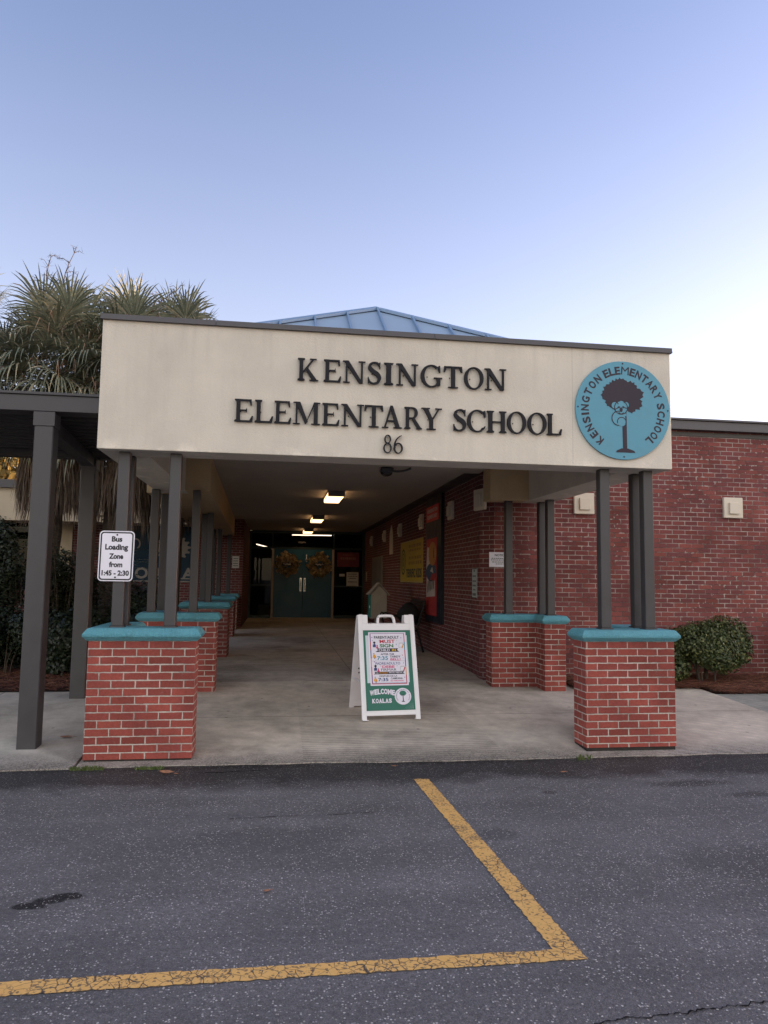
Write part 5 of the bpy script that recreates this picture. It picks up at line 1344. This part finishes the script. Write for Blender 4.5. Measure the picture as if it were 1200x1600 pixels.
def flower_stalk(t, x, y, z_, top, lean, seed):
    r = random.Random(seed); mb = MB(); b_ = Vector((x, y, z_)); e = Vector((x+lean[0], y+lean[1], top)); pts = [b_.lerp(e, k/8)+Vector((.05*math.sin(k*.8), 0, 0)) for k in range(9)]
    mb.tube(pts, .018, 5, .005)
    for k in range(3, 9):
        for s_ in range(3):
            a = r.uniform(0, 6.28); L_ = .42*(1.15-k/9)+.1; p = pts[k]; q = p+Vector((math.cos(a)*L_*.8, math.sin(a)*L_*.8, L_*.35)); mb.tube([p, p.lerp(q, .5)+UP*.03, q-UP*.04], .006, 4, .002)
            for w_ in range(3):
                o_ = p.lerp(q, r.uniform(.4, .95)); mb.tube([o_, o_+Vector((r.uniform(-.1, .1), r.uniform(-.1, .1), r.uniform(-.02, .1)))], .003, 3, .001)
    mb.build("flower_stalk", STALK, t)
pa = palm(-2.26, 6.6, .08, 5.08, "leftmost cabbage palm with a thick brown skirt, behind the walkway cover", 11, 76, 2.35)
flower_stalk(pa, -2.48, 6.5, 5.7, 7.15, (.02, 0), 1); flower_stalk(pa, -2.35, 6.4, 5.7, 7.2, (.30, 0), 2)
pb_ = palm(-1.25, 7.0, .08, 5.28, "middle cabbage palm rising behind the left end of the stucco fascia", 23, 72, 2.3)
flower_stalk(pb_, -1.25, 6.9, 5.9, 6.9, (.9, .1), 3)
pc = palm(-.42, 7.7, .08, 5.50, "rightmost cabbage palm, its crown spreading above the stucco fascia", 31, 64, 2.5)
pd = palm(-4.4, 7.6, .08, 5.6, "cabbage palm at the far left edge, mostly cut off", 47, 44, 4.2, 8)

def leaf_cloud(mb, clumps, n, size, r, elong=1.8, inner=.55):
    """clumps: (centre, radii). leaf quads spread through the outer volume of every clump"""
    wts = [rd[0]*rd[1]*rd[2] for c, rd in clumps]; tot = sum(wts)
    for (c, rd), w_ in zip(clumps, wts):
        for _ in range(int(n*w_/tot)):
            d_ = Vector((r.gauss(0, 1), r.gauss(0, 1), r.gauss(0, 1))).normalized(); q = inner+(1.06-inner)*r.random()**.6
            p = Vector((c[0]+d_.x*rd[0]*q, c[1]+d_.y*rd[1]*q, c[2]+d_.z*rd[2]*q))
            nrm = (d_+Vector((r.uniform(-.8, .8), r.uniform(-.8, .8), r.uniform(-.2, 1.0)))).normalized()
            u = nrm.cross(Vector((r.uniform(-1, 1), r.uniform(-1, 1), r.uniform(-1, 1)))).normalized(); v = nrm.cross(u)
            s_ = size*r.uniform(.6, 1.3); u = u*s_*.5*elong; v = v*s_*.5
            mb.poly([tuple(p-u), tuple(p-u*.2-v), tuple(p+u), tuple(p-u*.2+v)])
def clumps_for(c, rd, n, r, k=.5):
    out = []
    for _ in range(n):
        d_ = Vector((r.gauss(0, 1), r.gauss(0, 1), r.gauss(0, .8))).normalized(); q = r.uniform(.35, .72)
        s_ = k*r.uniform(.7, 1.2)
        out.append(((c[0]+d_.x*rd[0]*q, c[1]+d_.y*rd[1]*q, c[2]+d_.z*rd[2]*q), (rd[0]*s_, rd[1]*s_, rd[2]*s_)))
    return out
WOOD = plain("shrub_wood", (.075, .058, .045), .9, .2, .3, 20)
BUSH_G = leafmat("bush_green", [(0, (.025, .042, .016)), (.45, (.050, .072, .024)), (.8, (.10, .122, .042)), (1, (.19, .20, .075))], .4, .15)
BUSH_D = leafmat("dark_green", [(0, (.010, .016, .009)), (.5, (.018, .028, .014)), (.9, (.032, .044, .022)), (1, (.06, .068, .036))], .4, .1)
def shrub(name, label, cat, c, rd, n, size, seed, nclump=16, mat=None, base=.1, k=.45, stems=6):
    r = random.Random(seed); t = thing(name, label, cat, (c[0], c[1], base))
    mb = MB(); leaf_cloud(mb, clumps_for(c, rd, nclump, r, k), n, size, r); mb.build("foliage", mat or BUSH_G, t)
    mb = MB()
    for s_ in range(stems):
        a = r.uniform(0, 6.28); x = c[0]+math.cos(a)*.12; y = c[1]+math.sin(a)*.1
        e = (c[0]+math.cos(a)*rd[0]*.7, c[1]+math.sin(a)*rd[1]*.7, c[2]+rd[2]*r.uniform(-.1, .6))
        mb.tube(smooth_curve([(x, y, base-.05), (x+(e[0]-x)*.25+r.uniform(-.05, .05), y+(e[1]-y)*.3, base+(e[2]-base)*.5), e], 5), .014, 5, .004)
    mb.build("stems", WOOD, t)
    return t
shrub("round_bush", "rounded light green bush beside the front right pier", "bush", (7.66, 3.06, .72), (.66, .44, .48), 26000, .025, 5, 26, BUSH_G, .12, .42, 9)
shrub("round_bush", "rounded green bush against the wall, cut off by the right picture edge", "bush", (9.35, 3.05, .70), (.6, .40, .45), 12000, .025, 6, 20, BUSH_G, .12, .42, 7)
shrub("low_shrub", "low dark shrub tucked behind the front right pier", "bush", (6.95, 3.15, .55), (.5, .33, .42), 8000, .030, 8, 18, BUSH_G, .12, .42, 7)
# left planting under the walkway
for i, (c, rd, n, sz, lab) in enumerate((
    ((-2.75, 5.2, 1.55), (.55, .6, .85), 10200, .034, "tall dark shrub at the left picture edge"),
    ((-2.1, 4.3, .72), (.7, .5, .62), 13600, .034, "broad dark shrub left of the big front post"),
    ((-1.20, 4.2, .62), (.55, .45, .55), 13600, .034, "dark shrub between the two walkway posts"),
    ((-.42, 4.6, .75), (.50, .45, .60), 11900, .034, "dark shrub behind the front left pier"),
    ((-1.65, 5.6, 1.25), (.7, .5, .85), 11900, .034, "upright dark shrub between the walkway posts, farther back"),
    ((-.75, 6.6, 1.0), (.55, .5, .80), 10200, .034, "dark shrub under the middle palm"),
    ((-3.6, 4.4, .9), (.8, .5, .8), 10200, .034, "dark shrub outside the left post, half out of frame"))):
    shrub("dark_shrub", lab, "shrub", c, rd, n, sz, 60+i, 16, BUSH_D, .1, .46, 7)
NAND = leafmat("nandina_leaf", [(0, (.022, .034, .016)), (.5, (.045, .062, .028)), (.9, (.08, .09, .05)), (1, (.14, .10, .06))], .4, .12)
def nandina(x, y, h, label, seed, n=9):
    r = random.Random(seed); t = thing("nandina_shrub", label, "shrub", (x, y, .1)); mb = MB(); ms2 = MB()
    for s_ in range(n):
        a = r.uniform(0, 6.28); lean = r.uniform(.1, .4); hh = h*r.uniform(.65, 1)
        pts = smooth_curve([(x, y, .1), (x+math.cos(a)*lean*.4, y+math.sin(a)*lean*.4, .1+hh*.5), (x+math.cos(a)*lean, y+math.sin(a)*lean, .1+hh)], 8); ms2.tube(pts, .009, 5, .004)
        for q in range(5, len(pts)):
            for w_ in range(2):
                b_ = Vector(pts[q]); az = r.uniform(0, 6.28); d_ = Vector((math.cos(az), math.sin(az), r.uniform(.1, .8))).normalized(); L_ = r.uniform(.25, .45)
                for k in range(9):
                    p = b_+d_*L_*(k+1)/9-UP*.12*L_*((k/9)**2)*3
                    sd = d_.cross(UP).normalized()
                    for sg in (-1, 1):
                        e = (sd*sg+d_*.5+UP*r.uniform(-.2, .3)).normalized()*.062; wv = e.cross(UP).normalized()*.013
                        mb.poly([tuple(p), tuple(p+e*.45+wv), tuple(p+e), tuple(p+e*.45-wv)])
    mb.build("foliage", NAND, t); ms2.build("stems", WOOD, t)
nandina(-1.55, 5.0, 2.25, "tall feathery shrub with leafy arching tips, between the walkway posts", 3)
nandina(-2.1, 5.0, 2.05, "tall feathery shrub whose tip shows left of the big front post", 4, 7)
nandina(-.95, 5.6, 2.0, "feathery shrub showing around the bus sign", 5, 8)
# tree far left behind the wing, golden sunlight put into its leaf colour
GOLD = leafmat("sunlit_leaf", [(0, (.12, .085, .02)), (.5, (.26, .17, .04)), (1, (.40, .28, .08))], .6, .3)
def tree(x, y, z_, h, rd, label, mat, seed, n=9000, size=.22):
    r = random.Random(seed); t = thing("broadleaf_tree", label, "tree", (x, y, z_)); mb = MB(); mb.tube([(x, y, z_-.2), (x+.1, y, z_+h*.35), (x-.1, y, z_+h*.7)], .28, 10, .10)
    for k in range(7):
        a = r.uniform(0, 6.28); b_ = Vector((x, y, z_+h*r.uniform(.3, .6))); mb.tube([b_, b_+Vector((math.cos(a)*rd*.4, math.sin(a)*rd*.4, h*.15)), b_+Vector((math.cos(a)*rd*.8, math.sin(a)*rd*.8, h*.25))], .08, 6, .02)
    mb.build("trunk", WOOD, t)
    mb = MB(); leaf_cloud(mb, clumps_for((x, y, z_+h*.62), (rd, rd, h*.40), 34, r, .34), n, size, r, 1.6, .4); mb.build("crown", mat, t)
tree(-10.2, 26, 0, 8.0, 3.0, "sunlit golden tree far behind the classroom wing at left", GOLD, 2)

# pine straw
STRAW = leafmat("pine_straw", [(0, (.065, .024, .016)), (.5, (.13, .045, .028)), (.9, (.20, .085, .045)), (1, (.30, .16, .09))], .8, 0)
def straw(name, label, areas, n, seed):
    r = random.Random(seed); mb = MB(); tot = sum((b_-a)*(d_-c_) for a, b_, c_, d_ in areas)
    for a, b_, c_, d_ in areas:
        for k in range(int(n*(b_-a)*(d_-c_)/tot)):
            x = r.uniform(a, b_); y = r.uniform(c_, d_); z_ = ground_z(min(y, 3.6))+.022+r.random()**2*.06; an = r.gauss(0, .9); L_ = r.uniform(.08, .22); w_ = r.uniform(.0012, .0028)
            dx, dy = math.cos(an)*L_, math.sin(an)*L_; px, py = -math.sin(an)*w_, math.cos(an)*w_; cv_ = r.uniform(-.03, .05); tz = r.uniform(-.02, .03)
            mb.strip([(x-px, y-py, z_), (x+dx*.5-px-dy*cv_, y+dy*.5-py, z_+.012), (x+dx-px, y+dy-py, z_+tz)], [(x+px, y+py, z_+.002), (x+dx*.5+px-dy*cv_, y+dy*.5+py, z_+.014), (x+dx+px, y+dy+py, z_+tz+.002)])
    tag(mb.build(name, STRAW), label, "pine straw", kind="stuff")
straw("pine_straw", "reddish brown pine straw under the bushes at right", [(5.6, 7.4, 2.80, 3.52), (7.4, 11.5, 2.45, 3.52)], 15000, 1)
straw("pine_straw", "reddish brown pine straw under the palms at left", [(-5, .25, 2.92, 4.6), (-5, 0, 4.6, 7)], 14000, 2)
# leaves and weeds on the ground
LEAFB = plain("dry_leaf", (.28, .14, .08), .7, .3, .25, 40)
def dry_leaf(x, y, z_, s_, rz, label, curl=.3):
    t = thing("fallen_leaf", label, "leaf", (x, y, z_)); mb = MB(); mb.X = Matrix.Translation((x, y, z_)) @ Matrix.Rotation(rz, 4, 'Z')
    L = []; C = []; Rr = []
    for k in range(9):
        q = k/8; wd = math.sin(math.pi*min(1, q*1.02+.02))**.8*.27*s_
        zc_ = curl*s_*(q-.5)**2+.006
        L.append((q*s_-s_/2, wd, zc_+curl*wd*.9)); C.append((q*s_-s_/2, 0, zc_)); Rr.append((q*s_-s_/2, -wd, zc_+curl*wd*.5))
    mb.strip(L, C); mb.strip(C, Rr); mb.build("blade", LEAFB, t); mb = MB(); mb.X = Matrix.Translation((x, y, z_)) @ Matrix.Rotation(rz, 4, 'Z'); mb.tube([(s_/2, 0, .008), (s_*.75, .01, .004)], .002, 4); mb.build("leaf_stem", LEAFB, t)
dry_leaf(.785, -.36, -.018, .125, -.25, "curled tan leaf on the asphalt below the front left pier", .5)
dry_leaf(1.62, -2.72, -.018, .045, .4, "tiny brown leaf in the middle of the parking bay")
dry_leaf(4.05, -.62, -.018, .06, .2, "small brown leaf on the asphalt left of the front right pier")
dry_leaf(-.30, .78, .05, .12, .1, "thin yellowish leaf on the sidewalk beside the front left pier", .2)
dry_leaf(2.66, -.30, -.018, .05, .1, "small tan leaf lying at the upper end of the yellow line")
GRS = leafmat("weed_green", [(0, (.05, .08, .02)), (.6, (.10, .14, .04)), (1, (.18, .19, .08))], .5, .2)
def tuft(x, y, z_, n, h, spread, label, seed):
    r = random.Random(seed); t = thing("grass_tuft", label, "weed", (x, y, z_), group="weeds at the edge of the apron"); mb = MB()
    for k in range(n):
        bx_ = x+r.uniform(-1, 1)*spread; by = y+r.uniform(-.3, .3)*.06; a = r.uniform(0, 6.28); L_ = h*r.uniform(.5, 1.2); w_ = .0035
        dx, dy = math.cos(a)*L_*.7, math.sin(a)*L_*.4
        mb.strip([(bx_-w_, by, z_), (bx_+dx*.5-w_, by+dy*.5, z_+L_*.55), (bx_+dx, by+dy, z_+L_*.6)], [(bx_+w_, by, z_), (bx_+dx*.5+w_, by+dy*.5, z_+L_*.55), (bx_+dx+.001, by+dy, z_+L_*.6)])
    mb.build("blades", GRS, t)
tuft(4.42, -.20, -.022, 34, .085, .07, "spiky grass tuft in the asphalt seam before the front right pier", 1)
tuft(.12, -.17, -.022, 150, .05, .13, "low green weeds in the seam at the corner of the sidewalk", 2)
tuft(.62, -.19, -.022, 120, .04, .12, "low green weeds in front of the front left pier", 3)
